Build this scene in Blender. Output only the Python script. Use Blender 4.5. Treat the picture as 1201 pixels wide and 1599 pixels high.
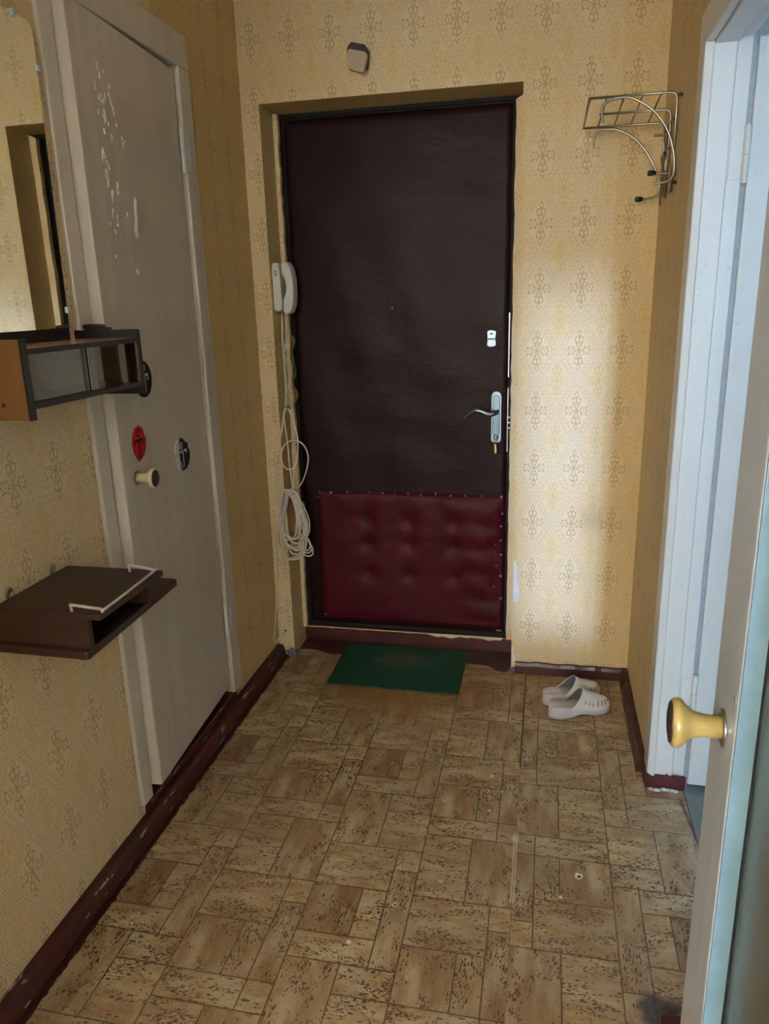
import bpy, bmesh, math, random
from mathutils import Vector, Matrix
random.seed(7)
PI = math.pi
SC = bpy.context.scene
for o in list(bpy.data.objects): bpy.data.objects.remove(o, do_unlink=True)
COL = SC.collection

# ------------------------------------------------------------------ camera
cam_d = bpy.data.cameras.new('camera'); cam = bpy.data.objects.new('camera', cam_d); COL.objects.link(cam)
FW = Vector((-0.20701265, 0.93917126, -0.27404946)); RT = Vector((0.97783175, 0.20763482, -0.02707135)); UP = Vector((-0.03147758, 0.27357837, 0.96133451))
cam.matrix_world = Matrix(((RT.x, UP.x, -FW.x, 0.0), (RT.y, UP.y, -FW.y, -2.65886), (RT.z, UP.z, -FW.z, 1.40325), (0, 0, 0, 1)))
cam_d.sensor_fit = 'VERTICAL'; cam_d.sensor_height = 24.0; cam_d.lens = 24.0 * 1163.978 / 1599.0
cam_d.clip_start = 0.02
SC.camera = cam

# ------------------------------------------------------------------ world, lights, exposure
w = bpy.data.worlds.new('world'); SC.world = w; w.use_nodes = True
w.node_tree.nodes['Background'].inputs[0].default_value = (0.62, 0.78, 1.0, 1); w.node_tree.nodes['Background'].inputs[1].default_value = 1.0
def area(name, loc, rot, sx, sy, power, color, spread=180):
    l = bpy.data.lights.new(name, 'AREA'); l.shape = 'RECTANGLE'; l.size = sx; l.size_y = sy; l.energy = power; l.color = color
    l.spread = math.radians(spread)
    o = bpy.data.objects.new(name, l); o.location = loc; o.rotation_euler = rot; COL.objects.link(o); return o
# daylight: unseen panel before the blank rear wall, another inside the side window
area('window_daylight', (-0.58, -4.50, 1.60), (math.radians(90), 0, PI), 0.85, 1.25, 92, (0.94, 0.96, 1.0))
area('side_window_daylight', (1.10, -4.06, 1.35), (math.radians(90), 0, PI), 0.60, 1.35, 720, (0.26, 0.56, 1.0))
area('hall_ceiling_lamp', (-0.35, -2.05, 2.50), (0, 0, 0), 0.25, 0.25, 2, (1.0, 0.80, 0.55))  # added warm fill under the ceiling, no lamp known there
sl = bpy.data.lights.new('low_sky_glow', 'SUN'); sl.energy = 2.5; sl.angle = math.radians(2.5); sl.color = (0.40, 0.58, 1.0)
so = bpy.data.objects.new('low_sky_glow', sl); COL.objects.link(so); so.rotation_euler = Vector((0.004, 1.0, -0.17)).to_track_quat('-Z', 'Y').to_euler()
SC.view_settings.view_transform = 'Standard'; SC.view_settings.look = 'None'; SC.view_settings.gamma = 1.0
SC.view_settings.use_curve_mapping = False
SC.view_settings.exposure = 0.50

# ------------------------------------------------------------------ node helpers
class S:
    """a node socket with arithmetic"""
    def __init__(s, nt, v): s.nt, s.v = nt, v
    def m(s, op, *a, clamp=False):
        n = s.nt.nodes.new('ShaderNodeMath'); n.operation = op; n.use_clamp = clamp
        for i, q in enumerate((s,) + a):
            if isinstance(q, S):
                if isinstance(q.v, (int, float)): n.inputs[i].default_value = q.v
                else: s.nt.links.new(q.v, n.inputs[i])
            else: n.inputs[i].default_value = q
        return S(s.nt, n.outputs[0])
    def __add__(s, o): return s.m('ADD', o)
    __radd__ = __add__
    def __sub__(s, o): return s.m('SUBTRACT', o)
    def __rsub__(s, o): return S(s.nt, float(o)).m('SUBTRACT', s)
    def __mul__(s, o): return s.m('MULTIPLY', o)
    __rmul__ = __mul__
    def __truediv__(s, o): return s.m('DIVIDE', o)
    def abs(s): return s.m('ABSOLUTE')
    def sqrt(s): return s.m('SQRT')
    def cos(s): return s.m('COSINE')
    def sin(s): return s.m('SINE')
    def cl(s): return s.m('ADD', 0.0, clamp=True)
    def max(s, o): return s.m('MAXIMUM', o)
    def min(s, o): return s.m('MINIMUM', o)
    def gt(s, o): return s.m('GREATER_THAN', o)
    def lt(s, o): return s.m('LESS_THAN', o)
    def wrapc(s): return s - s.m('ROUND')
    def ramp(s, a, b):
        """0 at a, 1 at b, clamped"""
        return ((s - a) * (1.0 / (b - a))).cl()
def link(nt, v, sock):
    if isinstance(v, S): v = v.v
    if isinstance(v, (int, float)): sock.default_value = v
    elif isinstance(v, (tuple, list)): sock.default_value = (tuple(v) + (1,))[:4] if sock.type == 'RGBA' else tuple(v)
    else: nt.links.new(v, sock)
def combine(nt, x, y, z):
    n = nt.nodes.new('ShaderNodeCombineXYZ')
    for i, q in enumerate((x, y, z)): link(nt, q, n.inputs[i])
    return n.outputs[0]
def noise(nt, vec, scale, detail=2, rough=.5, out=0):
    n = nt.nodes.new('ShaderNodeTexNoise'); n.inputs['Scale'].default_value = scale; n.inputs['Detail'].default_value = detail; n.inputs['Roughness'].default_value = rough
    if vec is not None: link(nt, vec, n.inputs['Vector'])
    return S(nt, n.outputs[out])
def voro(nt, vec, scale, feature='F1'):
    n = nt.nodes.new('ShaderNodeTexVoronoi'); n.feature = feature; n.inputs['Scale'].default_value = scale; link(nt, vec, n.inputs['Vector'])
    return S(nt, n.outputs['Distance'])
def mix(nt, f, a, b, mode='MIX'):
    n = nt.nodes.new('ShaderNodeMix'); n.data_type = 'RGBA'; n.blend_type = mode
    link(nt, f, n.inputs[0]); link(nt, a, n.inputs[6]); link(nt, b, n.inputs[7]); return n.outputs[2]
def coords(nt):
    t = nt.nodes.new('ShaderNodeNewGeometry'); s = nt.nodes.new('ShaderNodeSeparateXYZ'); nt.links.new(t.outputs['Position'], s.inputs[0])
    return t.outputs['Position'], S(nt, s.outputs[0]), S(nt, s.outputs[1]), S(nt, s.outputs[2]), t
def base(name, color=(.5, .5, .5), rough=.5, metal=0.0, spec=.5, coat=0.0):
    m = bpy.data.materials.new(name); m.use_nodes = True; nt = m.node_tree; b = nt.nodes['Principled BSDF']
    b.inputs['Base Color'].default_value = tuple(color) + (1,); b.inputs['Roughness'].default_value = rough; b.inputs['Metallic'].default_value = metal
    b.inputs['Specular IOR Level'].default_value = spec; b.inputs['Coat Weight'].default_value = coat; b.inputs['Coat Roughness'].default_value = .2
    return m, nt, b
def bump(nt, b, h, strength=.3, dist=.002):
    n = nt.nodes.new('ShaderNodeBump'); n.inputs['Strength'].default_value = strength; n.inputs['Distance'].default_value = dist
    link(nt, h, n.inputs['Height']); nt.links.new(n.outputs[0], b.inputs['Normal'])
def simple(name, color, rough=.5, metal=0.0, var=.12, scale=18, bmp=0.0, bscale=60, spec=.5, coat=0.0):
    """solid colour with slight procedural mottling and optional bump"""
    m, nt, b = base(name, color, rough, metal, spec, coat)
    P, x, y, z, g = coords(nt)
    n = noise(nt, P, scale, 4, .6)
    dk = tuple(c * (1 - var) for c in color); lt = tuple(min(1, c * (1 + var)) for c in color)
    link(nt, mix(nt, n.ramp(.3, .7), dk, lt), b.inputs['Base Color'])
    if bmp: bump(nt, b, noise(nt, P, bscale, 3, .6), bmp, .002)
    return m

# ------------------------------------------------------------------ wallpaper
def wallpaper_material():
    m, nt, b = base('wallpaper', rough=.72, spec=.25)
    P, X, Y, Z, g = coords(nt)
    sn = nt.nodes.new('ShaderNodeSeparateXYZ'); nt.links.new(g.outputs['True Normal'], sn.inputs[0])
    isx = S(nt, sn.outputs[0]).abs().gt(.5)                      # faces looking along x: side walls and reveals
    warp = noise(nt, P, 3.0, 2) * .006 - .003
    h = X + isx * (Y - X)
    h0 = isx * (-1.247 + .034) - .034; z0 = isx * (1.062 - 1.424) + 1.424
    PX, PZ = .138, .2045
    u = (h - h0 + warp) * (1 / PX); v = (Z - z0 + warp) * (1 / PZ)
    def lattice(du, dv):
        return (u + du).wrapc(), (v + dv).wrapc()
    def flower(U, V):
        a = U.abs() * (PX / 1.17); bb = V.abs() * (PZ / 1.17)
        def ring(ca, cb, ra, rb, wd=.0014):
            r = (((a - ca) * (1 / ra)) * ((a - ca) * (1 / ra)) + ((bb - cb) * (1 / rb)) * ((bb - cb) * (1 / rb))).sqrt()
            d = (r - 1.0).abs() * min(ra, rb)
            return 1.0 - d.ramp(wd * .35, wd * 1.1)
        def blob(ca, cb, r):
            d = ((a - ca) * (a - ca) + (bb - cb) * (bb - cb)).sqrt()
            return 1.0 - d.ramp(r * .6, r * 1.15)
        f = ring(.0058, .0300, .0056, .0085).max(ring(.0, .0475, .0048, .0065)).max(ring(.0215, .0, .0090, .0086)).max(ring(.0, .0140, .0036, .0060) * .6)
        f = f.max(blob(.0112, .0350, .0030)).max(blob(.0, .0395, .0026)).max(blob(.0052, .0500, .0022)).max(blob(.0, .0580, .0024)).max(blob(.0150, .0112, .0028)).max(blob(.0285, .0108, .0032)).max(blob(.0315, .0, .0022)).max(blob(0, 0, .0034)).max(blob(.0058, .0225, .0022)).max(blob(.0215, .0, .0022))
        f = f.max((1.0 - (a - bb * .42).abs().ramp(.0007, .0019)) * bb.lt(.022)).max((1.0 - (bb - a * .35).abs().ramp(.0006, .0016)) * a.lt(.015))
        return f
    U1, V1 = lattice(0.0, 0.0); U2, V2 = lattice(.5, .5)
    brk = noise(nt, P, 230, 1).ramp(.38, .60)
    fd = flower(U1, V1) * (brk * .6 + .4); ff = flower(U2, V2) * (brk * .6 + .4)
    ph = V1 * (2 * PI); A = U1.abs(); L = ph.cos() * .155 + .25
    slope = ph.sin() * (.155 * 2 * PI * PX / PZ)
    dd = (A - L).abs() * PX / ((slope * slope + 1.0).sqrt())
    line = 1.0 - (dd - .0068).abs().ramp(.0004, .0013)
    line2 = 1.0 - (dd - .0118 - (V1 * (2 * PI * 9)).sin().abs() * .0022).abs().ramp(.0003, .0012)
    dots = (1.0 - dd.ramp(.0008, .0022)) * (V1 * (2 * PI * 13)).sin().gt(.1) * (ph.cos().abs().gt(.35))
    curl = (1.0 - ((V1.abs() - .25).abs() * PZ - .006).abs().ramp(.0005, .0016)) * dd.lt(.009)
    lines = line.max(line2 * .6).max(dots).max(curl * .7)
    big = noise(nt, P, 1.7, 3, .55); med = noise(nt, P, 14, 4, .6)
    col = mix(nt, big.ramp(.35, .68), (.75, .595, .365), (.70, .52, .265))
    col = mix(nt, med.ramp(.35, .75) * .35, col, (.72, .63, .48))
    # old paste stains: yellow-brown on the sheets that turn round corners and into the recess
    st = isx * (Y.gt(-.60)) * (X.gt(0.0) * -.30 + .70)
    st = st.max((1.0 - (X + noise(nt, P, 9, 3) * .02 - .222).abs().ramp(.0, .0001)) * 0.0)
    stain = noise(nt, P, 5, 5, .65)
    col = mix(nt, st * (stain.ramp(.15, .65) * .45 + .5), col, (.60, .39, .12))
    col = mix(nt, ((X - .205 + noise(nt, P, 25, 2) * .016).gt(0.0) * X.lt(.40) * (1.0 - isx)) * .62, col, (.68, .49, .23))  # yellowed corner strip, its edge also painting the sharp border of the light patch
    # faint ochre tint inside every other medallion
    rr = ((U2 * PX) * (U2 * PX) + (V2 * PZ * .62) * (V2 * PZ * .62)).sqrt()
    col = mix(nt, (1.0 - rr.ramp(.02, .045)) * .24, col, (.66, .47, .18))
    col = mix(nt, lines * .50, col, (.28, .21, .17))
    col = mix(nt, ff * .38, col, (.36, .24, .06))
    col = mix(nt, fd * .60, col, (.13, .085, .045))
    # grubby specks
    sp = voro(nt, P, 23); col = mix(nt, (1.0 - sp.ramp(.03, .05)) * .35, col, (.25, .16, .07))
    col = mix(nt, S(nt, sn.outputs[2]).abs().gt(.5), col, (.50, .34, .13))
    link(nt, col, b.inputs['Base Color'])
    bump(nt, b, noise(nt, P, 35, 4, .6) + noise(nt, P, 5, 2) * 2.0, .35, .003)
    return m

# ------------------------------------------------------------------ linoleum (reads per-tile attributes)
def lino_material():
    m, nt, b = base('linoleum', rough=.42, spec=.4)
    P, X, Y, Z, g = coords(nt)
    def att(name):
        a = nt.nodes.new('ShaderNodeAttribute'); a.attribute_name = name; s = nt.nodes.new('ShaderNodeSeparateXYZ'); nt.links.new(a.outputs['Vector'], s.inputs[0])
        return [S(nt, s.outputs[i]) for i in range(3)]
    tone, dens, grain = att('tile_style'); pu, pv, sh = att('print_uv'); du, dv, _ = att('edge_uv')
    # grain direction: 1 = stretched along the room, 0 = across
    gu = pu * (1.0 + grain * 2.0) ; gv = pv * (3.0 - grain * 2.0)
    G = combine(nt, gu, gv, sh * 7.0)
    n1 = noise(nt, G, 16, 5, .62); n2 = noise(nt, G, 5, 3, .5)
    col = mix(nt, n1.ramp(.32, .68), (.53, .405, .23), (.31, .175, .072))
    col = mix(nt, (tone * .8 + (n2 - .5) * 1.6).cl(), col, (.20, .092, .033))
    col = mix(nt, (noise(nt, combine(nt, gu, gv, sh * 7.0 + 3.3), 7, 3).ramp(.45, .7)) * .55, col, (.58, .50, .34))
    # travertine pits
    clus = noise(nt, combine(nt, gu * .8, gv * 1.3, sh * 11.0), 10, 2, .5)
    fine = noise(nt, combine(nt, gu * 1.5, gv * 1.5, sh * 3.0), 95, 2, .6)
    col = mix(nt, (fine - .58).ramp(.0, .06) * .40, col, (.20, .11, .05))
    pm = None
    for sc_, rr_, off in ((150, .30, 0.0), (105, .27, 4.1), (215, .33, 9.7)):
        wv = noise(nt, combine(nt, pu, pv, sh * 3.0 + off), 60, 1, .5) * .006
        vn = nt.nodes.new('ShaderNodeTexVoronoi'); vn.inputs['Scale'].default_value = sc_; vn.inputs['Randomness'].default_value = 1.0
        link(nt, combine(nt, pu * (.55 + grain * .75) + wv + off, pv * (1.30 - grain * .75) + wv, sh * 5.0 + off), vn.inputs['Vector'])
        cs = nt.nodes.new('ShaderNodeSeparateXYZ'); nt.links.new(vn.outputs['Color'], cs.inputs[0]); rnd_ = S(nt, cs.outputs[0]); rnd2 = S(nt, cs.outputs[1])
        prob = dens * .09 + .035 + clus.ramp(.49, .58) * (dens * .5 + .60)
        q = (rnd_ - prob).lt(0.0) * (1.0 - (S(nt, vn.outputs['Distance']) - rnd2 * .16).ramp(rr_ - .12, rr_))
        pm = q if pm is None else pm.max(q)
    col = mix(nt, pm * .90, col, (.045, .020, .008))
    # joints between printed tiles
    e = du.min(dv); jl = 1.0 - e.ramp(.0010, .0024)
    col = mix(nt, jl * (noise(nt, P, 30, 2).ramp(.2, .45) * .35 + .5), col, (.05, .03, .018))
    # the join of the two lengths of linoleum: dark crack near the door, pale and lifted further in
    sx = (X + .042 + (noise(nt, P, 7, 2) - .5) * .006).abs()
    col = mix(nt, (1.0 - sx.ramp(.001, .0045)) * Y.gt(-.62), col, (.035, .022, .012))
    col = mix(nt, (1.0 - sx.ramp(.0008, .0022)) * Y.lt(-.62) * .7, col, (.20, .13, .08))
    col = mix(nt, (1.0 - (sx - .003).abs().ramp(.0005, .003)) * Y.lt(-.92) * Y.gt(-1.17) * .6, col, (.75, .72, .66))
    # spots of paint and a torn hole
    def spot(px, py, r, c, k=1.0, deep=None):
        nonlocal col
        d = (((X - px) * (X - px) + (Y - py) * (Y - py)).sqrt() + (noise(nt, P, 90, 2) - .5) * r * 1.3)
        col = mix(nt, (1.0 - d.ramp(r * .8, r)) * k, col, c)
    spot(.117, -1.052, .0115, (.80, .78, .72)); spot(.119, -1.054, .0050, (.02, .015, .012))
    spot(-.043, -.945, .012, (.66, .62, .55), .8); spot(.073, -1.13, .005, (.8, .78, .7)); spot(-.318, -1.225, .007, (.6, .56, .5), .8); spot(-.317, -1.225, .003, (.03, .02, .02))
    spot(-.125, -.68, .006, (.75, .7, .62), .8); spot(-.09, -.75, .004, (.8, .75, .7), .8); spot(-.22, -1.13, .006, (.75, .7, .62), .7); spot(-.40, -1.35, .006, (.8, .78, .7), .8); spot(-.12, -.84, .004, (.8, .75, .7), .8)
    # trodden grey dirt toward the doorways
    dirt = noise(nt, P, 3.2, 4, .6)
    col = mix(nt, dirt.ramp(.42, .70) * .45, col, (.24, .15, .085))
    # ochre-brown tone around the mat
    rm = ((((X + .52) * (X + .52) * .45 + (Y + .18) * (Y + .18))).sqrt() + (noise(nt, P, 8, 3) - .5) * .12)
    col = mix(nt, (1.0 - rm.ramp(.14, .27)) * .62, col, (.26, .115, .022))
    # maroon paint that overran the edge of the linoleum
    pe = ((X + 1.0) + (noise(nt, P, 22, 3) - .5) * .028)
    col = mix(nt, pe.lt(.0), col, (.045, .012, .010))
    tr = (X - .418 + (Y + .75) * .1).abs() + (noise(nt, P, 30, 2) - .5) * .006
    col = mix(nt, (1.0 - tr.ramp(.003, .007)) * Y.lt(-.70) * Y.gt(-1.3) * .8, col, (.13, .02, .02))
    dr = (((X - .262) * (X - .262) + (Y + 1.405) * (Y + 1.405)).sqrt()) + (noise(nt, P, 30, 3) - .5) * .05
    col = mix(nt, (1.0 - dr.ramp(.03, .055)) * .85, col, (.035, .028, .05))  # purple-dark shadow blob painted into the floor colour
    link(nt, col, b.inputs['Base Color'])
    link(nt, n1 * .25 + .33, b.inputs['Roughness'])
    bump(nt, b, (pm * -1.0) + (jl * -1.0) + noise(nt, P, 6, 2) * 5.0, .25, .0012)
    return m

# ------------------------------------------------------------------ other materials
def painted(name, color, dirt=(.25, .2, .15), rough=.33, k=.25, streak=True):
    """brush-painted enamel: vertical streaks, waves, small chips"""
    m, nt, b = base(name, color, rough, spec=.5)
    P, X, Y, Z, g = coords(nt)
    st = noise(nt, combine(nt, X * 14, Y * 14, Z * .8), 1.6, 3, .6)
    c = mix(nt, st.ramp(.35, .7) * (k if streak else 0.0), color, tuple(q * .78 for q in color))
    sp = noise(nt, P, 45, 4, .7)
    c = mix(nt, sp.ramp(.72, .76) * .5, c, dirt)
    c = mix(nt, noise(nt, P, 4, 4).ramp(.5, .8) * .15, c, dirt)
    link(nt, c, b.inputs['Base Color'])
    bump(nt, b, st * 2.5 + noise(nt, P, 55, 3, .6) * .5 + sp.ramp(.66, .74), .5, .0016)
    return m
def maroon_material(name='maroon_paint', chips=True):
    m, nt, b = base(name, (.10, .018, .016), .38)
    P, X, Y, Z, g = coords(nt)
    c = mix(nt, noise(nt, P, 7, 4).ramp(.35, .7), (.085, .016, .014), (.045, .012, .011))
    if chips:
        n = noise(nt, combine(nt, X * 26, Y * 6, Z * 26), 2.2, 3, .6)
        c = mix(nt, n.ramp(.645, .66), c, (.42, .36, .30))
    link(nt, c, b.inputs['Base Color']); bump(nt, b, noise(nt, P, 30, 4, .6), .5, .003)
    return m
def vinyl_material(name, c1, c2, rough=.36):
    m, nt, b = base(name, c1, rough, spec=.17)
    P, X, Y, Z, g = coords(nt)
    n = noise(nt, P, 9, 5, .65); wr = noise(nt, combine(nt, X * 1.0, Y, Z * 2.2), 14, 5, .7)
    link(nt, mix(nt, n.ramp(.3, .7), c1, c2), b.inputs['Base Color'])
    link(nt, n * .2 + (rough - .1), b.inputs['Roughness'])
    bump(nt, b, wr * 1.2 + noise(nt, P, 170, 2) * .35 + noise(nt, combine(nt, X, Y, Z * 1.5), 3.5, 2) * 4.0, .45, .004)
    return m
def wood_material(name, c1, c2, axis='y', rough=.35, coat=0.0):
    m, nt, b = base(name, c1, rough, coat=coat)
    P, X, Y, Z, g = coords(nt)
    sx, sy, sz = (20, 2, 20) if axis == 'y' else ((2, 20, 20) if axis == 'x' else (20, 20, 2))
    n = noise(nt, combine(nt, X * sx, Y * sy, Z * sz), 2.2, 5, .6)
    link(nt, mix(nt, n.ramp(.3, .7), c1, c2), b.inputs['Base Color']); bump(nt, b, n, .15, .001)
    return m
def mat_material():
    m, nt, b = base('rubber_mat', (.01, .08, .05), .55)
    P, X, Y, Z, g = coords(nt)
    c = mix(nt, noise(nt, P, 6, 4).ramp(.3, .75), (.004, .050, .028), (.009, .078, .043))
    sc = noise(nt, combine(nt, X * 2.0, Y * 9.0, Z), 14, 4, .7)
    d = (((X + .535) * (X + .535) * .55 + (Y + .0) * (Y + .0) * 1.6)).sqrt() + (noise(nt, P, 20, 3) - .5) * .07
    c = mix(nt, (1.0 - d.ramp(.045, .10)) * sc.ramp(.40, .52) * .95, c, (.11, .11, .09))
    link(nt, c, b.inputs['Base Color']); bump(nt, b, noise(nt, P, 320, 2), .5, .0015)
    return m
def glass_material(name, tint=(.85, .92, .90), rough=.02, alpha_mix=.0):
    m, nt, b = base(name, tint, rough)
    b.inputs['Transmission Weight'].default_value = 1.0; b.inputs['IOR'].default_value = 1.45
    return m

WP = wallpaper_material(); LINO = lino_material()
PAINT = painted('cream_white_enamel', (.625, .57, .49), k=.5)
PAINT_C = painted('cool_grey_enamel', (.50, .54, .59))
PAINT_B = painted('white_enamel', (.70, .70, .69))
MAROON = maroon_material(); MAROON_P = maroon_material('maroon_paint_plain', False)
VINYL = vinyl_material('brown_vinyl', (.015, .0045, .0054), (.024, .0075, .0078), .46)
VINYL_R = vinyl_material('maroon_vinyl', (.055, .004, .009), (.080, .006, .012), .48)
BLACK = simple('black_edging', (.010, .009, .010), .4)
DARK = simple('dark_gap', (.008, .007, .007), .8)
CHROME = simple('polished_chrome', (.26, .32, .38), .40, 1.0, .05)
STEEL = simple('brushed_wire_steel', (.42, .39, .33), .35, 1.0, .2)
BRASS = simple('brass', (.45, .32, .14), .35, 1.0, .1)
CEIL = simple('whitewash', (.72, .70, .64), .9, bmp=.2)
ROOMWALL = simple('pale_room_wallpaper', (.72, .68, .58), .8)
MIRROR = simple('mirror_silver', (.86, .88, .84), .015, 1.0, .01)
CREAM = simple('cream_plastic', (.70, .62, .36), .3, var=.12)
YELLOW = simple('yellowed_plastic', (.40, .27, .075), .28, var=.2, scale=30)
CAPB = simple('dark_brown_plastic', (.035, .022, .015), .35)
WHITE = simple('white_plastic', (.72, .71, .68), .3, var=.05)
CABLE = simple('white_cable', (.72, .68, .60), .5)
REDWOOD = wood_material('dark_red_brown_wood', (.030, .010, .006), (.048, .016, .009), 'y', .45)
ORANGE = wood_material('orange_brown_veneer', (.15, .066, .018), (.205, .092, .027), 'z', .35, .2)
MARBLE = simple('pinkish_marbled_laminate', (.42, .22, .17), .22, var=.5, scale=22)
PALEW = wood_material('pale_weathered_wood', (.58, .48, .36), (.42, .32, .25), 'x', .7)
BROWNP = simple('brown_plate', (.055, .032, .028), .45)
MATM = mat_material()
PANE = glass_material('cabinet_glass', (.72, .76, .72))
SLIP = simple('white_leather', (.66, .65, .64), .42, var=.06, bmp=.15, bscale=120)
SOLE = simple('pale_rubber_sole', (.52, .50, .52), .5, var=.08)
INSOLE = simple('beige_insole', (.50, .42, .33), .6, var=.15)
LINING = simple('grey_lining', (.16, .18, .18), .8, var=.2)
REDST = simple('red_sticker_film', (.62, .015, .020), .3, var=.1)
BLACKST = simple('black_sticker_film', (.012, .012, .016), .3)
WHITEST = simple('white_sticker_film', (.72, .72, .74), .3)
PLASTER = simple('bare_white_plaster', (.70, .71, .74), .9, bmp=.4)
GREENW = simple('yellow_green_tape', (.13, .125, .02), .5, var=.5, scale=60)
GREYFLOOR = simple('grey_green_painted_floor', (.17, .19, .17), .5, var=.2)
PAPERE = simple('torn_paper_edge', (.62, .50, .32), .9, bmp=.4)

# ------------------------------------------------------------------ mesh helpers (everything in world coordinates)
def obj(name, bm, mat, parent=None, smooth=False, bevel=0.0, seg=2, autosmooth=True):
    me = bpy.data.meshes.new(name)
    off = Vector((0, 0, 0)); p = parent
    while p is not None: off += p.location; p = p.parent
    bmesh.ops.translate(bm, verts=bm.verts, vec=-off)
    bmesh.ops.recalc_face_normals(bm, faces=bm.faces)
    bm.to_mesh(me); bm.free()
    me.materials.append(mat)
    if smooth:
        for f in me.polygons: f.use_smooth = True
    o = bpy.data.objects.new(name, me); COL.objects.link(o)
    if parent is not None: o.parent = parent
    if bevel:
        md = o.modifiers.new('bevel', 'BEVEL'); md.width = bevel; md.segments = seg; md.limit_method = 'ANGLE'; md.angle_limit = math.radians(40)
    return o
def thing(name, label, cat, loc, group=None):
    o = bpy.data.objects.new(name, None); COL.objects.link(o); o.location = loc; o.empty_display_size = .05
    tag(o, label, cat, group); return o
def tag(o, label, cat, group=None):
    o['label'] = label; o['category'] = cat
    if group: o['group'] = group
    return o
def struct(o, label=None, cat=None):
    o['kind'] = 'structure'
    if label: o['label'] = label
    if cat: o['category'] = cat
    return o
def estruct(name, loc, label, cat):
    o = bpy.data.objects.new(name, None); COL.objects.link(o); o.location = loc; o.empty_display_size = .05
    return struct(o, label, cat)
def box(bm, x0, x1, y0, y1, z0, z1, M=None):
    vs = [Vector((x, y, z)) for x in (x0, x1) for y in (y0, y1) for z in (z0, z1)]
    if M is not None: vs = [M @ v for v in vs]
    v = [bm.verts.new(q) for q in vs]
    for f in ((0, 1, 3, 2), (4, 6, 7, 5), (0, 4, 5, 1), (2, 3, 7, 6), (0, 2, 6, 4), (1, 5, 7, 3)): bm.faces.new([v[i] for i in f])
    return bm
def B(*a, M=None):
    bm = bmesh.new()
    if isinstance(a[0], (list, tuple)):
        for q in a: box(bm, *q, M=M)
    else: box(bm, *a, M=M)
    return bm
def prism(bm, pts, axis, a0, a1, M=None):
    """polygon pts in the two other axes, extruded along axis"""
    def mk(p, a):
        if axis == 'x': v = Vector((a, p[0], p[1]))
        elif axis == 'y': v = Vector((p[0], a, p[1]))
        else: v = Vector((p[0], p[1], a))
        return M @ v if M is not None else v
    A = [bm.verts.new(mk(p, a0)) for p in pts]; C = [bm.verts.new(mk(p, a1)) for p in pts]
    bm.faces.new(A); bm.faces.new(C[::-1])
    n = len(pts)
    for i in range(n): bm.faces.new([A[i], C[i], C[(i + 1) % n], A[(i + 1) % n]])
    return bm
def catmull(pts, sub=8, closed=False):
    P = [Vector(p) for p in pts]; n = len(P); out = []
    rng = range(n) if closed else range(n - 1)
    for i in rng:
        p0 = P[(i - 1) % n] if (closed or i > 0) else P[0]; p1 = P[i]; p2 = P[(i + 1) % n]; p3 = P[(i + 2) % n] if (closed or i < n - 2) else P[-1]
        for k in range(sub):
            t = k / sub
            out.append(.5 * ((2 * p1) + (-p0 + p2) * t + (2 * p0 - 5 * p1 + 4 * p2 - p3) * t * t + (-p0 + 3 * p1 - 3 * p2 + p3) * t ** 3))
    if not closed: out.append(P[-1])
    return out
def tube(bm, pts, r, seg=8, closed=False, sub=0, cap=True):
    P = catmull(pts, sub, closed) if sub else [Vector(p) for p in pts]
    n = len(P); rings = []; prev = None
    for i in range(n):
        a = P[(i - 1) % n] if (closed or i > 0) else P[i]; c = P[(i + 1) % n] if (closed or i < n - 1) else P[i]
        t = (c - a)
        if t.length < 1e-9: t = Vector((0, 0, 1))
        t.normalize()
        if prev is None:
            u = t.orthogonal().normalized()
        else:
            u = prev - t * prev.dot(t)
            u = u.normalized() if u.length > 1e-6 else t.orthogonal().normalized()
        prev = u; v = t.cross(u)
        rr = r(i / (n - 1)) if callable(r) else r
        rings.append([bm.verts.new(P[i] + (u * math.cos(2 * PI * k / seg) + v * math.sin(2 * PI * k / seg)) * rr) for k in range(seg)])
    m = n if closed else n - 1
    for i in range(m):
        A, C = rings[i], rings[(i + 1) % n]
        for k in range(seg): bm.faces.new([A[k], A[(k + 1) % seg], C[(k + 1) % seg], C[k]])
    if cap and not closed: bm.faces.new(rings[0][::-1]); bm.faces.new(rings[-1])
    return bm
def lathe(bm, prof, origin, axis, seg=32):
    """prof: list of (distance along axis, radius)"""
    a = Vector(axis).normalized(); u = a.orthogonal().normalized(); v = a.cross(u); o = Vector(origin); rings = []
    for d, r in prof:
        if r <= 1e-6: rings.append([bm.verts.new(o + a * d)])
        else: rings.append([bm.verts.new(o + a * d + (u * math.cos(2 * PI * k / seg) + v * math.sin(2 * PI * k / seg)) * r) for k in range(seg)])
    for A, C in zip(rings, rings[1:]):
        if len(A) == 1 and len(C) == 1: continue
        for k in range(seg):
            k2 = (k + 1) % seg
            if len(A) == 1: bm.faces.new([A[0], C[k], C[k2]])
            elif len(C) == 1: bm.faces.new([A[k], A[k2], C[0]])
            else: bm.faces.new([A[k], A[k2], C[k2], C[k]])
    if len(rings[0]) > 1: bm.faces.new(rings[0][::-1])
    if len(rings[-1]) > 1: bm.faces.new(rings[-1])
    return bm
def sphere(bm, c, r, sx=1, sy=1, sz=1, seg=12):
    M = Matrix.Translation(c) @ Matrix.Diagonal((r * sx, r * sy, r * sz, 1))
    bmesh.ops.create_uvsphere(bm, u_segments=seg, v_segments=max(6, seg // 2), radius=1, matrix=M); return bm
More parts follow.
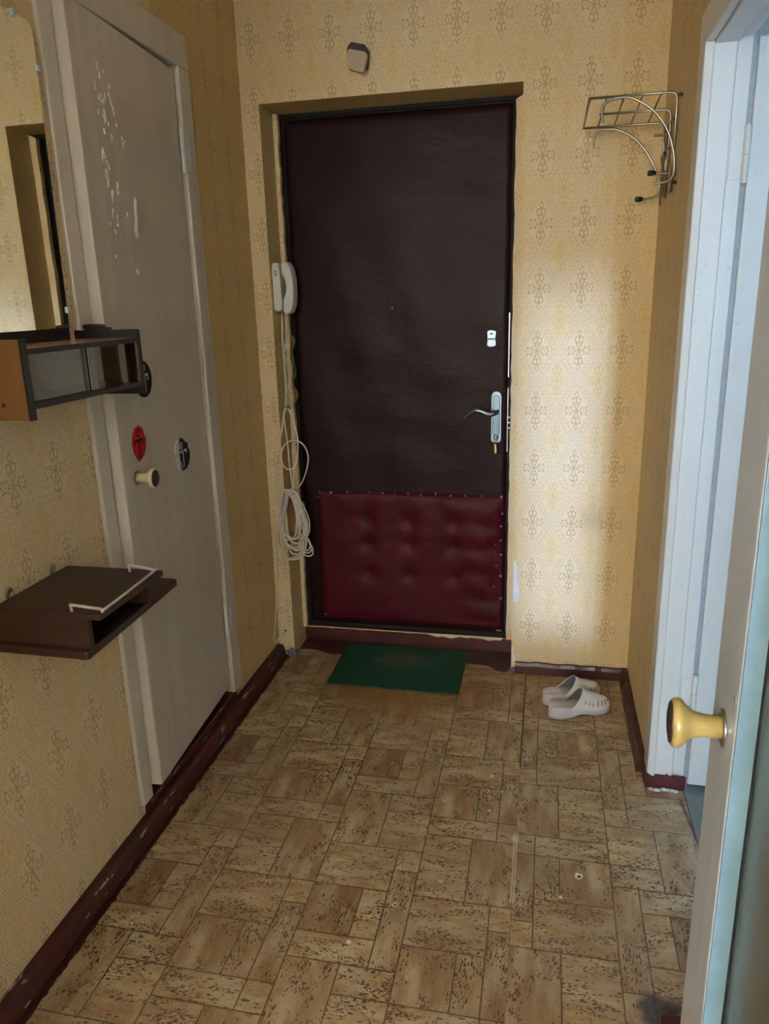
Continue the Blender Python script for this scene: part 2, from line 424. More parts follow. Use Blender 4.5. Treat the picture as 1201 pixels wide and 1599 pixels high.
def wavyprism(bm, x0, x1, z0, z1, y0, y1, amp=.003, step=.03, side=1, seedv=1):
    """thin vertical strip whose one edge is ragged (torn wallpaper)"""
    rnd = random.Random(seedv); pts = []; z = z0
    while z < z1: pts.append((x1 + rnd.uniform(-amp, amp), z)); z += step * rnd.uniform(.5, 1.5)
    pts.append((x1, z1)); pts = [(x0, z0)] + pts + [(x0, z1)]
    return prism(bm, pts, 'y', y0, y1)

# ================================================================== STRUCTURE
XL, XR = -1.047, .330
# walls
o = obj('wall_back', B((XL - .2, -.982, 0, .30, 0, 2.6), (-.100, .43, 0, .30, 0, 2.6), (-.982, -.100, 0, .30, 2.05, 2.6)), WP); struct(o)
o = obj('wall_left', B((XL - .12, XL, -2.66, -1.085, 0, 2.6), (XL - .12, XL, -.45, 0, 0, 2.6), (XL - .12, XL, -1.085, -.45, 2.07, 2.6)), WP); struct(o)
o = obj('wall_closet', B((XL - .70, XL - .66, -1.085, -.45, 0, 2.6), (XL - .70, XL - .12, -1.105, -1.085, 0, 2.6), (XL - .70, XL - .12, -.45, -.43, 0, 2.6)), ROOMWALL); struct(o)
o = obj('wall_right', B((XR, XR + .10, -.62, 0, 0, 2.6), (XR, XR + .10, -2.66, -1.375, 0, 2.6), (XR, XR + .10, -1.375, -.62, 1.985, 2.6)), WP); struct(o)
# the photographer's doorway and the rooms with the windows, behind the camera
o = obj('wall_front', B((XL - .12, -.78, -2.78, -2.66, 0, 2.6), (.245, XR + .10, -2.78, -2.66, 0, 2.6), (-.78, .245, -2.78, -2.66, 2.12, 2.6)), ROOMWALL); struct(o)
o = obj('wall_partition', B(XR, XR + .10, -4.6, -2.78, 0, 2.6), ROOMWALL); struct(o)
o = obj('wall_room_left', B(-1.9, -1.8, -4.6, -2.78, 0, 2.6), ROOMWALL); struct(o)
o = obj('wall_rear', B((-1.9, -.14, -4.7, -4.6, 0, 2.6), (.205, XR + .1, -4.7, -4.6, 0, 2.6), (-.14, .205, -4.7, -4.6, 0, .92), (-.14, .205, -4.7, -4.6, 2.28, 2.6), (-1.9, -1.167, -2.78, -2.66, 0, 2.6)), ROOMWALL); struct(o)
o = obj('wall_side_room', B((2.3, 2.4, -4.2, -.1, 0, 2.6), (.43, 2.3, -.30, -.2, 0, 2.6), (.43, .80, -4.2, -4.1, 0, 2.6), (1.64, 2.3, -4.2, -4.1, 0, 2.6), (.80, 1.64, -4.2, -4.1, 0, .62), (.80, 1.64, -4.2, -4.1, 2.08, 2.6)), ROOMWALL); struct(o)
o = obj('ceiling', B(-1.9, 2.4, -4.7, .3, 2.6, 2.7), CEIL); struct(o)
o = obj('floor_side_room', B(.445, 2.3, -4.1, -.3, -.06, -.004), GREYFLOOR); struct(o)
def window(n, x0, x1, y, z0, z1):
    e = estruct('window_%d' % n, ((x0 + x1) / 2, y, z0), 'white framed daylight window behind the camera', 'window')
    zm = z1 - .12
    obj('window_frame', B((x0, x0 + .03, y - .03, y + .03, z0, z1), (x1 - .015, x1, y - .03, y + .03, z0, z1), (x0 + .05, x1 - .05, y - .03, y + .03, z0, z0 + .05), (x0 + .05, x1 - .05, y - .03, y + .03, z1 - .05, z1), (x0 + .05, x1 - .05, y - .03, y + .03, zm - .015, zm + .015)), PAINT_B, e)
window(1, -.14, .205, -4.65, .92, 2.28); window(2, .80, 1.64, -4.15, .62, 2.08)  # unseen window_1 is narrowed to shape the low light into a patch

# ---- floor: two lengths of printed linoleum, one mesh face per printed tile
def floor_mesh():
    U, V, P_X, P_Y = .0625, .07415, .5, .5932
    A = [(0, 3, 0, 2, .12, .6, 0), (3, 4, 0, 1, .05, .9, 1), (3, 4, 1, 5, .45, .35, 1), (0, 2, 2, 4, 1.0, .2, 1), (2, 3, 2, 4, .12, .3, 0), (0, 3, 4, 5, .12, .1, 0), (0, 2, 5, 8, .30, .25, 1), (2, 4, 5, 6, .10, 1.0, 0), (2, 4, 6, 8, .0, .3, 0)]
    Bk = [(0, 3, 6, 7, .18, .3, 0), (3, 4, 6, 7, .22, .1, 0), (0, 2, 7, 10, .05, .8, 0), (2, 4, 7, 10, .55, .0, 1), (0, 3, 10, 12, .22, .35, 0), (3, 4, 10, 11, .2, 1.2, 0), (3, 4, 11, 14, .60, .35, 1), (0, 2, 12, 14, .5, .3, 1), (2, 3, 12, 14, .40, .1, 1)]
    tiles = []
    for k, (blk, x0) in enumerate(((A, -.530), (Bk, -.780))):
        for c, (a, b_, t0, t1, tone, dens, gr) in enumerate(blk):
            tiles.append((x0 + a * U, x0 + b_ * U, -.446 - t1 * V, -.446 - t0 * V, tone, dens, gr, k * 9 + c))
    bm = bmesh.new()
    ly = [bm.loops.layers.float_vector.new(n) for n in ('tile_style', 'print_uv', 'edge_uv')]
    def quad(x0, x1, y0, y1, full, tone, dens, gr, idn, px, py, flip):
        # full = unclipped rectangle, so that the joints only follow real tile edges; split in a fan from the centre to interpolate edge distance
        fx0, fx1, fy0, fy1 = full
        nx = max(1, int(math.ceil((x1 - x0) / .01))) ; 
        xs = sorted(set([x0, x1] + [q for q in (fx0 + .004, fx1 - .004) if x0 < q < x1])); ys = sorted(set([y0, y1] + [q for q in (fy0 + .004, fy1 - .004) if y0 < q < y1]))
        for i in range(len(xs) - 1):
            for j in range(len(ys) - 1):
                vs = [bm.verts.new((x, y, 0)) for x, y in ((xs[i], ys[j]), (xs[i + 1], ys[j]), (xs[i + 1], ys[j + 1]), (xs[i], ys[j + 1]))]
                f = bm.faces.new(vs)
                for lp in f.loops:
                    x, y = lp.vert.co.x, lp.vert.co.y
                    lp[ly[0]] = (tone, dens, gr)
                    u, v = (x - fx0, y - fy0)
                    if flip: u, v = (fx1 - x), (fy1 - y)
                    lp[ly[1]] = (px + u, py + v, idn * .37)
                    lp[ly[2]] = (min(x - fx0, fx1 - x, .004), min(y - fy0, fy1 - y, .004), 0)
    XA, XB, XS, Y0, Y1 = XL, .445, -.042, -4.6, .149
    for i in range(-3, 4):
        for j in range(-8, 3):
            for (a, b_, c, d, tone, dens, gr, idn) in tiles:
                # left sheet
                x0, x1, y0, y1 = a + i * P_X, b_ + i * P_X, c + j * P_Y, d + j * P_Y
                cx0, cx1, cy0, cy1 = max(x0, XA - .8), min(x1, XS), max(y0, Y0), min(y1, Y1)
                if cx1 > cx0 and cy1 > cy0: quad(cx0, cx1, cy0, cy1, (x0, x1, y0, y1), tone, dens, gr, idn, a, c, False)
                # right sheet, laid the other way round
                x0, x1, y0, y1 = -.084 - (b_ + i * P_X), -.084 - (a + i * P_X), -1.888 - (d + j * P_Y), -1.888 - (c + j * P_Y)
                cx0, cx1, cy0, cy1 = max(x0, XS), min(x1, XB), max(y0, Y0), min(y1, Y1)
                if cx1 > cx0 and cy1 > cy0: quad(cx0, cx1, cy0, cy1, (x0, x1, y0, y1), tone, dens, gr, idn, a, c, True)
    box(bm, -1.9, .445, -4.6, .25, -.06, -.002)
    return bm
fl = floor_mesh()
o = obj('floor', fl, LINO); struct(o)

struct(obj('trim_9', B(.262, XR, -1.50, -1.425, 0, .032), simple('bright_maroon_paint', (.085, .013, .010), .5, var=.4), bevel=.012, seg=4))
# ---- baseboards and sills, maroon
def ragged(bm, pts_top, x0, x1): pass
def skirting(name, x0, x1, y0, y1, h, along, seedv, mat=MAROON):
    """low board with a rounded top edge and a slightly uneven line"""
    rnd = random.Random(seedv); bm = bmesh.new(); n = 16; rings = []
    for i in range(n + 1):
        t = i / n; dh = rnd.uniform(-.0025, .0025); dt = rnd.uniform(-.0015, .0015)
        if along == 'y':
            y = y0 + (y1 - y0) * t; wl, wr = (x0, x1)
            s = 1 if x1 > x0 else -1
            prof = [(x0, 0), (x1 + dt, 0), (x1 + dt - s * .003, h * .70 + dh), (x1 + dt - s * .009, h + dh), (x0, h + dh)]
            rings.append([bm.verts.new((px, y, pz)) for px, pz in prof])
        else:
            x = x0 + (x1 - x0) * t; s = 1 if y1 > y0 else -1
            prof = [(y0, 0), (y1 + dt, 0), (y1 + dt - s * .003, h * .70 + dh), (y1 + dt - s * .009, h + dh), (y0, h + dh)]
            rings.append([bm.verts.new((x, py, pz)) for py, pz in prof])
    for a, c in zip(rings, rings[1:]):
        for k in range(5): bm.faces.new([a[k], a[(k + 1) % 5], c[(k + 1) % 5], c[k]])
    bm.faces.new(rings[0]); bm.faces.new(rings[-1][::-1])
    return struct(obj(name, bm, mat, bevel=.002))
skirting('baseboard_left', XL, XL + .032, -2.60, -.020, .056, 'y', 3)
skirting('baseboard_back', -.085, XR - .019, 0.0, -.019, .046, 'x', 4, MAROON_P)
skirting('baseboard_right', XR, XR - .029, -.585, -.0, .050, 'y', 5, MAROON_P)
skirting('baseboard_front', XR, XR - .032, -2.60, -1.505, .060, 'y', 6, MAROON_P)
# closet sill (behind the left baseboard) and entrance sill
struct(obj('trim_1', B(XL - .12, XL + .006, -1.084, -.451, 0, .086), MAROON, bevel=.003))
bm = B((-.982, -.100, .149, .30, 0, .066))
o = struct(obj('trim_2', bm, MAROON_P, bevel=.004))
# painted strip of floor in front of the sill with an irregular edge
rnd = random.Random(11); pts = [(-.980, .1485), (-.102, .1485)]
x = -.102
for q in ((-.085, .02), (-.12, -.018), (-.155, -.006), (-.19, .028), (-.26, .036), (-.34, .02), (-.5, .03), (-.65, .025), (-.80, .035), (-.84, .028), (-.90, .055), (-.95, .062), (-.978, .05)):
    pts.append((min(q[0], -.102), q[1]))
bm = bmesh.new(); prism(bm, pts, 'z', .0003, .0018); struct(obj('trim_3', bm, MAROON_P))
# ragged strip of bare paper along the top of the entrance sill
bm = bmesh.new(); pts = [(-.97, .0665)]; top = []
rnd = random.Random(5); x = -.97
while x < -.14:
    top.append((x, .064 - (.004 + .010 * rnd.random() if x > -.45 else .002 * rnd.random()))); x += rnd.uniform(.012, .03)
prism(bm, [(-.97, .0672)] + top + [(-.14, .0672)], 'y', .146, .1488); struct(obj('trim_4', bm, PAPERE))
# crumbled cement heap in the left and right corners of the recess
for (n_, cx, cy, sc_) in ((5, -1.0, .0, 1.0), (6, -.094, -.004, .7)):
    bm = bmesh.new()
    rnd = random.Random(n_)
    for k in range(9):
        sphere(bm, (cx + rnd.uniform(-.022, .022) * sc_, cy + rnd.uniform(-.012, .012), rnd.uniform(.004, .02) * sc_), rnd.uniform(.008, .016) * sc_, 1.2, .8, rnd.uniform(.5, 1.1), 8)
    struct(obj('trim_%d' % n_, bm, simple('dark_crumbled_cement_%d' % n_, (.14, .13, .14), .95, var=.6, scale=60, bmp=.6)))

# light paper strips facing the room inside the recess, and the torn paper edge at its foot
bm = bmesh.new()
wavyprism(bm, -.982, -.966, .07, 2.046, .128, .1488, .0022, .035, 1, 21)
prism(bm, [(-.100, .07)] + [(-.127 + random.Random(30 + i).uniform(-.002, .002), .07 + i * .04) for i in range(50)] + [(-.100, 2.046)], 'y', .128, .1488)
struct(obj('trim_7', bm, WP))
bm = bmesh.new(); prism(bm, [(-.098, .29), (-.078, .292), (-.076, .33), (-.082, .37), (-.085, .42), (-.093, .45), (-.098, .45)], 'y', -.0012, .0); prism(bm, [(-.1, .04), (-.083, .045), (-.088, .075), (-.094, .10), (-.1, .11)], 'y', -.0012, .0)
struct(obj('trim_8', bm, PLASTER))

# ================================================================== ENTRANCE DOOR (door_2)
DY = .163
d2 = estruct('door_2', (-.55, DY, .07), 'entrance door padded in dark brown vinyl with a maroon cushion below', 'door')
d2['label'] = 'tall entrance door padded in dark brown vinyl with maroon cushion low down'
def padded(x0, x1, z0, z1, yb, thick, nx, nz, fn, round_=.02):
    bm = bmesh.new(); g = []
    for i in range(nx + 1):
        row = []
        for j in range(nz + 1):
            s, t = i / nx, j / nz; x = x0 + (x1 - x0) * s; z = z0 + (z1 - z0) * t
            e = min(x - x0, x1 - x, z - z0, z1 - z); k = 1 - max(0, 1 - e / round_) ** 2
            row.append(bm.verts.new((x, yb - thick * math.sqrt(max(0, k)) - fn(x, z) * min(1, e / .03), z)))
        g.append(row)
    for i in range(nx):
        for j in range(nz): bm.faces.new([g[i][j], g[i + 1][j], g[i + 1][j + 1], g[i][j + 1]])
    # back closing box
    b0 = [bm.verts.new((x, yb + .03, z)) for x, z in ((x0, z0), (x1, z0), (x1, z1), (x0, z1))]
    bm.faces.new(b0)
    for (a, c, edge) in ((b0[0], b0[1], [g[i][0] for i in range(nx + 1)]), (b0[1], b0[2], [g[nx][j] for j in range(nz + 1)]), (b0[2], b0[3], [g[i][nz] for i in range(nx, -1, -1)]), (b0[3], b0[0], [g[0][j] for j in range(nz, -1, -1)])):
        bm.faces.new([a] + edge + [c])
    return bm
def wr(x, z): return .004 * math.sin(x * 5 + 1) * math.sin(z * 2.2) + .0015 * math.sin(x * 23 + z * 9) + .001 * math.sin(z * 31 + x * 7)
obj('padded_leaf', padded(-.963, -.134, .074, 2.036, DY + .012, .014, 60, 120, wr), VINYL, d2, smooth=True)
obj('door_frame', B((-.981, -.101, .17, .195, .067, 2.049), (-.981, -.966, .158, .17, .067, 2.049), (-.129, -.101, .158, .17, .067, 2.049), (-.966, -.129, .158, .17, 2.036, 2.049)), DARK, d2)
tufts = [(-.696, .548), (-.341, .548), (-.519, .547), (-.695, .443), (-.341, .447), (-.521, .448), (-.344, .318), (-.176, .463), (-.172, .375), (-.181, .286), (-.695, .318), (-.52, .318)]
stud_pts = [(-.889, .656), (-.840, .657), (-.771, .662), (-.679, .661), (-.625, .660), (-.576, .659), (-.522, .661), (-.471, .657), (-.413, .664), (-.353, .657), (-.296, .657), (-.232, .658), (-.157, .658), (-.153, .591), (-.157, .539), (-.157, .482), (-.153, .421), (-.154, .331), (-.153, .236), (-.889, .121), (-.795, .118), (-.715, .115), (-.619, .124), (-.896, .635)]
def cush(x, z):
    h = .006 * math.sin((x + .9) * 7) * math.sin(z * 9)
    for a, c in tufts: h -= .012 * math.exp(-((x - a) ** 2 + (z - c) ** 2) / .0011)
    for a, c in stud_pts: h -= .006 * math.exp(-((x - a) ** 2 + (z - c) ** 2) / .0005)
    if x > -.34: h += .004 * math.sin((z * 60 + x * 12)) * min(1, (x + .34) / .1)
    h += .003 * math.sin(x * 45 + z * 8) * max(0, (z - .55) / .1)
    return h
cu = obj('cushion', padded(-.905, -.142, .098, .664, DY + .004, .020, 90, 70, cush, .035), VINYL_R, d2, smooth=True)
cu['label'] = 'maroon quilted cushion panel'
for k, (a, c) in enumerate(stud_pts):
    bm = bmesh.new(); sphere(bm, (a, DY - .008 if c > .2 else DY - .010, c), .0048 if a < -.16 else .0062, 1, .6, 1, 10); s_ = obj('stud', bm, CHROME, cu, smooth=True)
for (a, c) in tufts:
    bm = bmesh.new(); sphere(bm, (a, DY - .0085, c), .0042, 1, .6, 1, 10); obj('button', bm, CAPB if a < -.2 else CHROME, cu, smooth=True)
# peephole with the ring around it
bm = bmesh.new(); lathe(bm, [(0, .0115), (.006, .0115), (.008, .009), (.006, .006), (.004, .004), (.004, 0)], (-.538, DY - .001, 1.416), (0, -1, 0), 24); obj('peephole', bm, BRASS if False else simple('tarnished_bronze', (.035, .026, .022), .5, .5), d2, smooth=True)
bm = bmesh.new(); sphere(bm, (-.571, DY - .004, 1.371), .005, 1.3, .3, 1, 10); obj('scuff', bm, simple('pale_scuff', (.22, .12, .11), .6), d2)
# upper lock plate: barrel outline with a slot
ep = []
for (a, c) in ((-.016, -.027), (-.008, -.031), (.008, -.031), (.016, -.027), (.0185, -.022), (.0165, -.010), (.016, 0), (.0165, .010), (.0185, .022), (.016, .027), (.008, .031), (-.008, .031), (-.016, .027), (-.0185, .022), (-.0165, .010), (-.016, 0), (-.0165, -.010), (-.0185, -.022)): ep.append((-.201 + a, 1.256 + c))
bm = bmesh.new(); prism(bm, ep, 'y', DY - .014, DY - .004); lk = obj('lock_plate', bm, CHROME, d2, bevel=.0025)
bm = B((-.214, -.188, DY - .0165, DY - .013, 1.252, 1.257), (-.206, -.196, DY - .0165, DY - .013, 1.270, 1.275)); obj('lock_slot', bm, BLACK, lk)
# long handle plate
def rplate(cx, z0, z1, hw, y0, y1, n=10):
    p = []
    for i in range(n + 1): a = PI * i / n; p.append((cx + hw * math.cos(a), z1 - hw + hw * math.sin(a)))
    for i in range(n + 1): a = PI + PI * i / n; p.append((cx + hw * math.cos(a), z0 + hw * .6 + hw * .6 * math.sin(a)))
    bm = bmesh.new(); prism(bm, p, 'y', y0, y1); return bm
hp = obj('handle_plate', rplate(-.180, .868, 1.066, .0215, DY - .016, DY - .004), CHROME, d2, bevel=.004, seg=3)
obj('plate_inlay', rplate(-.180, .90, 1.05, .013, DY - .019, DY - .012), simple('blued_steel', (.16, .24, .32), .3, 1.0), hp, bevel=.002)
bm = bmesh.new()
tube(bm, [(-.178, DY - .012, .990), (-.180, DY - .035, .990), (-.185, DY - .052, .989), (-.205, DY - .058, .986), (-.232, DY - .060, .996), (-.258, DY - .058, .999), (-.280, DY - .054, .984), (-.292, DY - .052, .972)], lambda t: .009 - .003 * t + .003 * math.sin(PI * min(1, t * 1.1)), 12, sub=6)
obj('lever', bm, CHROME, hp, smooth=True)
bm = bmesh.new(); lathe(bm, [(0, .010), (.004, .0095), (.006, .006)], (-.180, DY - .017, .893), (0, -1, 0), 20); obj('keyhole_barrel', bm, CHROME, hp)
# steel strips and bolts on the lock edge
obj('edge_strip', B((-.1395, -.1365, DY - .004, DY + .006, 1.115, 1.345), (-.140, -.137, DY - .004, DY + .006, .835, 1.075)), STEEL, d2)
bl = [(.965), (.945), (.925)]
for z in bl:
    bm = bmesh.new(); lathe(bm, [(0, .0035), (.010, .0035)], (-.138, DY + .001, z), (1, 0, 0), 10); obj('bolt', bm, CHROME, d2)
obj('metal_tab', B(-.170, -.148, DY - .003, DY + .002, .090, .096), STEEL, d2)
# the key in the lower lock
kt = thing('key', 'small brass key hanging in the lock below the lever handle', 'key', (-.180, DY - .024, .893))
bm = bmesh.new(); tube(bm, [(-.180, DY - .02, .893), (-.180, DY - .040, .892)], .0022, 8); box(bm, -.1815, -.1785, DY - .044, DY - .038, .880, .902); obj('key_blade', bm, BRASS, kt)
bm = bmesh.new()
ring = [(-.180 + .0 + .004 * math.cos(a), DY - .043, .880 + .012 * math.sin(a)) for a in [2 * PI * i / 16 for i in range(16)]]
tube(bm, ring, .0012, 6, closed=True); obj('key_ring', bm, CHROME, kt)
bm = bmesh.new(); prism(bm, [(-.184, .872), (-.177, .870), (-.175, .845), (-.177, .836), (-.182, .836), (-.183, .848)], 'y', DY - .044, DY - .042); obj('spare_key', bm, BRASS, kt)

# ================================================================== CLOSET DOOR (door_1), standing slightly ajar
AX = XL + .010
d1 = estruct('door_1', (XL, -.485, .09), None, 'door'); d1['label'] = 'white painted closet door standing slightly ajar in the left wall'
obj('door_frame', B((XL - .05, AX, -1.103, -1.052, .087, 2.050), (XL - .05, AX, -.478, -.408, .087, 2.050), (XL - .05, AX, -1.103, -.408, 2.050, 2.138)), PAINT, d1, bevel=.004)
obj('door_stop', B((XL - .115, XL - .05, -1.080, -1.040, .087, 2.065), (XL - .115, XL - .05, -.490, -.452, .087, 2.065), (XL - .115, XL - .05, -1.040, -.490, 2.045, 2.065)), PAINT, d1)
# leaf frame of reference: origin at the hinge line, u along the leaf toward the free edge, n outward
HA = Vector((-1.049, -.487, 0)); HB = Vector((-1.011, -1.046, 0)); TU = (HB - HA).normalized(); TN = Vector((-TU.y, TU.x, 0))
LM = Matrix(((TU.x, TN.x, 0, HA.x), (TU.y, TN.y, 0, HA.y), (0, 0, 1, 0), (0, 0, 0, 1)))    # (u, n, z) -> world
if (LM @ Vector((0, 1, 0)) - LM @ Vector((0, 0, 0))).x < 0: raise SystemExit('leaf normal')
LW = (HB - HA).length
leaf = obj('door_leaf', B(.0, LW, -.036, 0, .120, 2.038, M=LM), PAINT, d1, bevel=.003)
# blistered and flaked paint
rnd = random.Random(3)
def flake(u, z, s):
    bm = bmesh.new(); n = rnd.randint(5, 8); cz = []
    for i in range(n):
        a = 2 * PI * i / n; r = s * rnd.uniform(.5, 1.2); cz.append((u + r * math.cos(a) * .7, z + r * math.sin(a) * 1.5))
    lo = [bm.verts.new(LM @ Vector((a, .0003, c))) for a, c in cz]; hi = [bm.verts.new(LM @ Vector((u + (a - u) * .55, .0012 + rnd.uniform(0, .003), z + (c - z) * .55))) for a, c in cz]
    bm.faces.new(hi)
    for i in range(n): bm.faces.new([lo[i], lo[(i + 1) % n], hi[(i + 1) % n], hi[i]])
    return bm
big = []
def merge(dst, src):
    me = bpy.data.meshes.new('t'); src.to_mesh(me); src.free(); dst.from_mesh(me); bpy.data.meshes.remove(me)
bmf = bmesh.new()
for k in range(46):
    t = rnd.random(); u = .50 - .17 * t * rnd.random() - .03; z = 1.93 - .45 * rnd.random() ** 1.2
    merge(bmf, flake(min(u, .53), z, rnd.uniform(.003, .008)))
for u, z, s in ((.437, 1.83, .012), (.455, 1.70, .014), (.445, 1.66, .013), (.452, 1.62, .010), (.40, 1.88, .013), (.39, 1.85, .010), (.47, 1.74, .010)): merge(bmf, flake(u, z, s))
fo = obj('blistered_paint', bmf, simple('lifted_cream_paint', (.60, .56, .49), .45, var=.3, scale=50), leaf); fo['label'] = 'blistered flaking paint'; fo['kind'] = 'stuff'
bm = bmesh.new()
bmx = [(.318, 1.662), (.308, 1.650), (.325, 1.640), (.334, 1.600), (.338, 1.570), (.348, 1.568), (.352, 1.585), (.341, 1.610), (.337, 1.650), (.328, 1.668)]
pr = [Vector((a, .0025, c)) for a, c in bmx]; prism_pts = pr
lo = [bm.verts.new(LM @ Vector((a, .0002, c))) for a, c in bmx]; hi = [bm.verts.new(LM @ Vector((.333 + (a - .333) * .6, .006, 1.61 + (c - 1.61) * .85))) for a, c in bmx]
bm.faces.new(hi)
for i in range(len(lo)): bm.faces.new([lo[i], lo[(i + 1) % len(lo)], hi[(i + 1) % len(lo)], hi[i]])
obj('paint_flake', bm, simple('cream_flake', (.62, .56, .47), .4), leaf)['label'] = 'curled flake of cream paint'
for z0, z1 in ((1.770, 1.888), (.312, .424)):
    hg = None; bm = bmesh.new(); zm = (z0 + z1) / 2
    lathe(bm, [(0, .0065), (zm - z0 - .001, .0065), (zm - z0, .0050), (zm - z0 + .001, .0065), (z1 - z0, .0065), (z1 - z0 + .006, .003)], LM @ Vector((.002, .008, z0)), (0, 0, 1), 14)
    hg = obj('hinge', bm, PAINT_B, d1, smooth=False)
    obj('hinge_leaf', B(AX - .0, AX + .0015, -.478, -.452 - .0, z0 + .01, z1 - .01), PAINT_B, hg)
def knob(parent, o, ax, mat, scale=1.0, plate_mat=STEEL):
    s = scale; bm = bmesh.new()
    lathe(bm, [(.0, .0125 * s), (.020 * s, .0125 * s), (.030 * s, .0145 * s), (.038 * s, .020 * s), (.043 * s, .0262 * s), (.047 * s, .0275 * s), (.051 * s, .0265 * s), (.0535 * s, .0245 * s)], o, ax, 36)
    k = obj('door_knob', bm, mat, parent, smooth=True)
    bm = bmesh.new(); lathe(bm, [(.0530 * s, .0238 * s), (.0552 * s, .0225 * s), (.0568 * s, .014 * s), (.0575 * s, 0)], o, ax, 36); obj('knob_cap', bm, CAPB, k, smooth=True)
    bm = bmesh.new(); lathe(bm, [(0, .0205 * s), (.0015, .0205 * s), (.0022, .018 * s)], o, ax, 30); obj('knob_rose', bm, plate_mat, k)
    return k
kn = knob(leaf, LM @ Vector((.492, .0, .982)), TN, CREAM, .93)
bm = bmesh.new(); box(bm, .503, .506, .0, .004, .965, .999, M=LM)

# stickers on the closet door
def leafpoly(bm, pts, n0, n1): 
    return prism(bm, [(p[0], p[1]) for p in pts], 'y', n0, n1, M=Matrix(((TU.x, TN.x, 0, HA.x), (TU.y, TN.y, 0, HA.y), (0, 0, 1, 0), (0, 0, 0, 1))))
def ell(cu_, cz, ru, rz, n=28, f=lambda a: 1.0): return [(cu_ + ru * math.cos(2 * PI * i / n) * f(2 * PI * i / n), cz + rz * math.sin(2 * PI * i / n) * f(2 * PI * i / n)) for i in range(n)]
def ringpoly(bm, cu_, cz, ru, rz, wd, n0, n1, n=20):
    out = [(cu_ + ru * math.cos(2 * PI * i / n), cz + rz * math.sin(2 * PI * i / n)) for i in range(n)]; inn = [(cu_ + (ru - wd) * math.cos(2 * PI * i / n), cz + (rz - wd) * math.sin(2 * PI * i / n)) for i in range(n)]
    for i in range(n):
        j = (i + 1) % n; leafpoly(bm, [out[i], out[j], inn[j], inn[i]], n0, n1)
def figure(bm, cu_, cz, s, n0, n1, full=True, side=0):
    """plain stick figure: ring head, bar arms with turned-up ends, two leg bars. u grows toward the camera, so +u is picture-left"""
    ringpoly(bm, cu_, cz + .028 * s, .0105 * s, .0115 * s, .0042 * s, n0, n1)
    def bar(a0, a1, c0, c1): leafpoly(bm, [(cu_ + a0 * s, cz + c0 * s), (cu_ + a1 * s, cz + c0 * s), (cu_ + a1 * s, cz + c1 * s), (cu_ + a0 * s, cz + c1 * s)], n0, n1)
    if side <= 0: bar(-.022, -.002, .005, .012); bar(-.025, -.020, -.006, .012)
    if side >= 0: bar(.002, .022, .005, .012); bar(.020, .025, -.006, .012)
    if side <= 0: bar(-.0075, -.003, -.040, .012)
    if side >= 0: bar(.003, .0075, -.040, .012)
LMo = lambda u, z: LM @ Vector((u, .001, z))
rs = thing('door_sticker', 'round red sticker with a black stick figure, above the closet door knob', 'sticker', LMo(.456, 1.066))
bm = bmesh.new(); leafpoly(bm, [(.458, 1.110), (.475, 1.106), (.490, 1.092), (.498, 1.070), (.492, 1.045), (.478, 1.027), (.470, 1.020), (.455, 1.024), (.436, 1.034), (.424, 1.052), (.420, 1.072), (.428, 1.082), (.432, 1.098), (.443, 1.107)], .0004, .0016); obj('sticker_disc', bm, REDST, rs)
bm = bmesh.new(); figure(bm, .462, 1.066, .95, .0016, .0021); obj('stick_figure', bm, BLACKST, rs)
ws = thing('door_sticker', 'half black half white sticker with a peeling edge, right of the red one', 'sticker', LMo(.205, .985))
bm = bmesh.new(); leafpoly(bm, [(.200, 1.030), (.215, 1.028), (.200, 1.010), (.185, .998), (.160, .998), (.145, .985), (.146, .965), (.160, .948), (.180, .938), (.200, .936), (.216, .940), (.214, .955), (.200, .960)] if False else [(.222, 1.028), (.205, 1.034), (.190, 1.028), (.172, 1.014), (.156, 1.010), (.160, .998), (.148, .984), (.150, .966), (.160, .950), (.180, .938), (.206, .936), (.222, .944), (.220, .985)], .0004, .0014); obj('sticker_disc', bm, BLACKST, ws)
bm = bmesh.new(); leafpoly(bm, [(.222, 1.031), (.238, 1.026), (.252, 1.010), (.258, .994), (.244, .992), (.232, .999), (.224, 1.005)], .0004, .004); leafpoly(bm, [(.256, .988), (.252, .966), (.238, .948), (.222, .940), (.216, .944), (.226, .956), (.222, .985), (.240, .990)], .0004, .0012); obj('white_half', bm, WHITEST, ws)
bm = bmesh.new(); ringpoly(bm, .207, 1.010, .0085, .011, .0036, .0014, .002)
for q in ((.172, .190, .990, .996), (.172, .177, .984, .996), (.196, .200, .946, .996), (.206, .240, .990, .996)): leafpoly(bm, [(q[0], q[2]), (q[1], q[2]), (q[1], q[3]), (q[0], q[3])], .0014, .002)
leafpoly(bm, [(.236, .992), (.242, .992), (.212, .944), (.207, .944)], .0014, .002)
obj('stick_figure', bm, WHITEST, ws)
bs = thing('door_sticker', 'round black sticker with a white figure, partly behind the glazed wall cabinet', 'sticker', LMo(.40, 1.222))
bm = bmesh.new(); leafpoly(bm, ell(.396, 1.222, .049, .047), .0004, .0016); obj('sticker_disc', bm, BLACKST, bs)
bm = bmesh.new(); figure(bm, .392, 1.224, .95, .0016, .0021); obj('stick_figure', bm, WHITEST, bs)

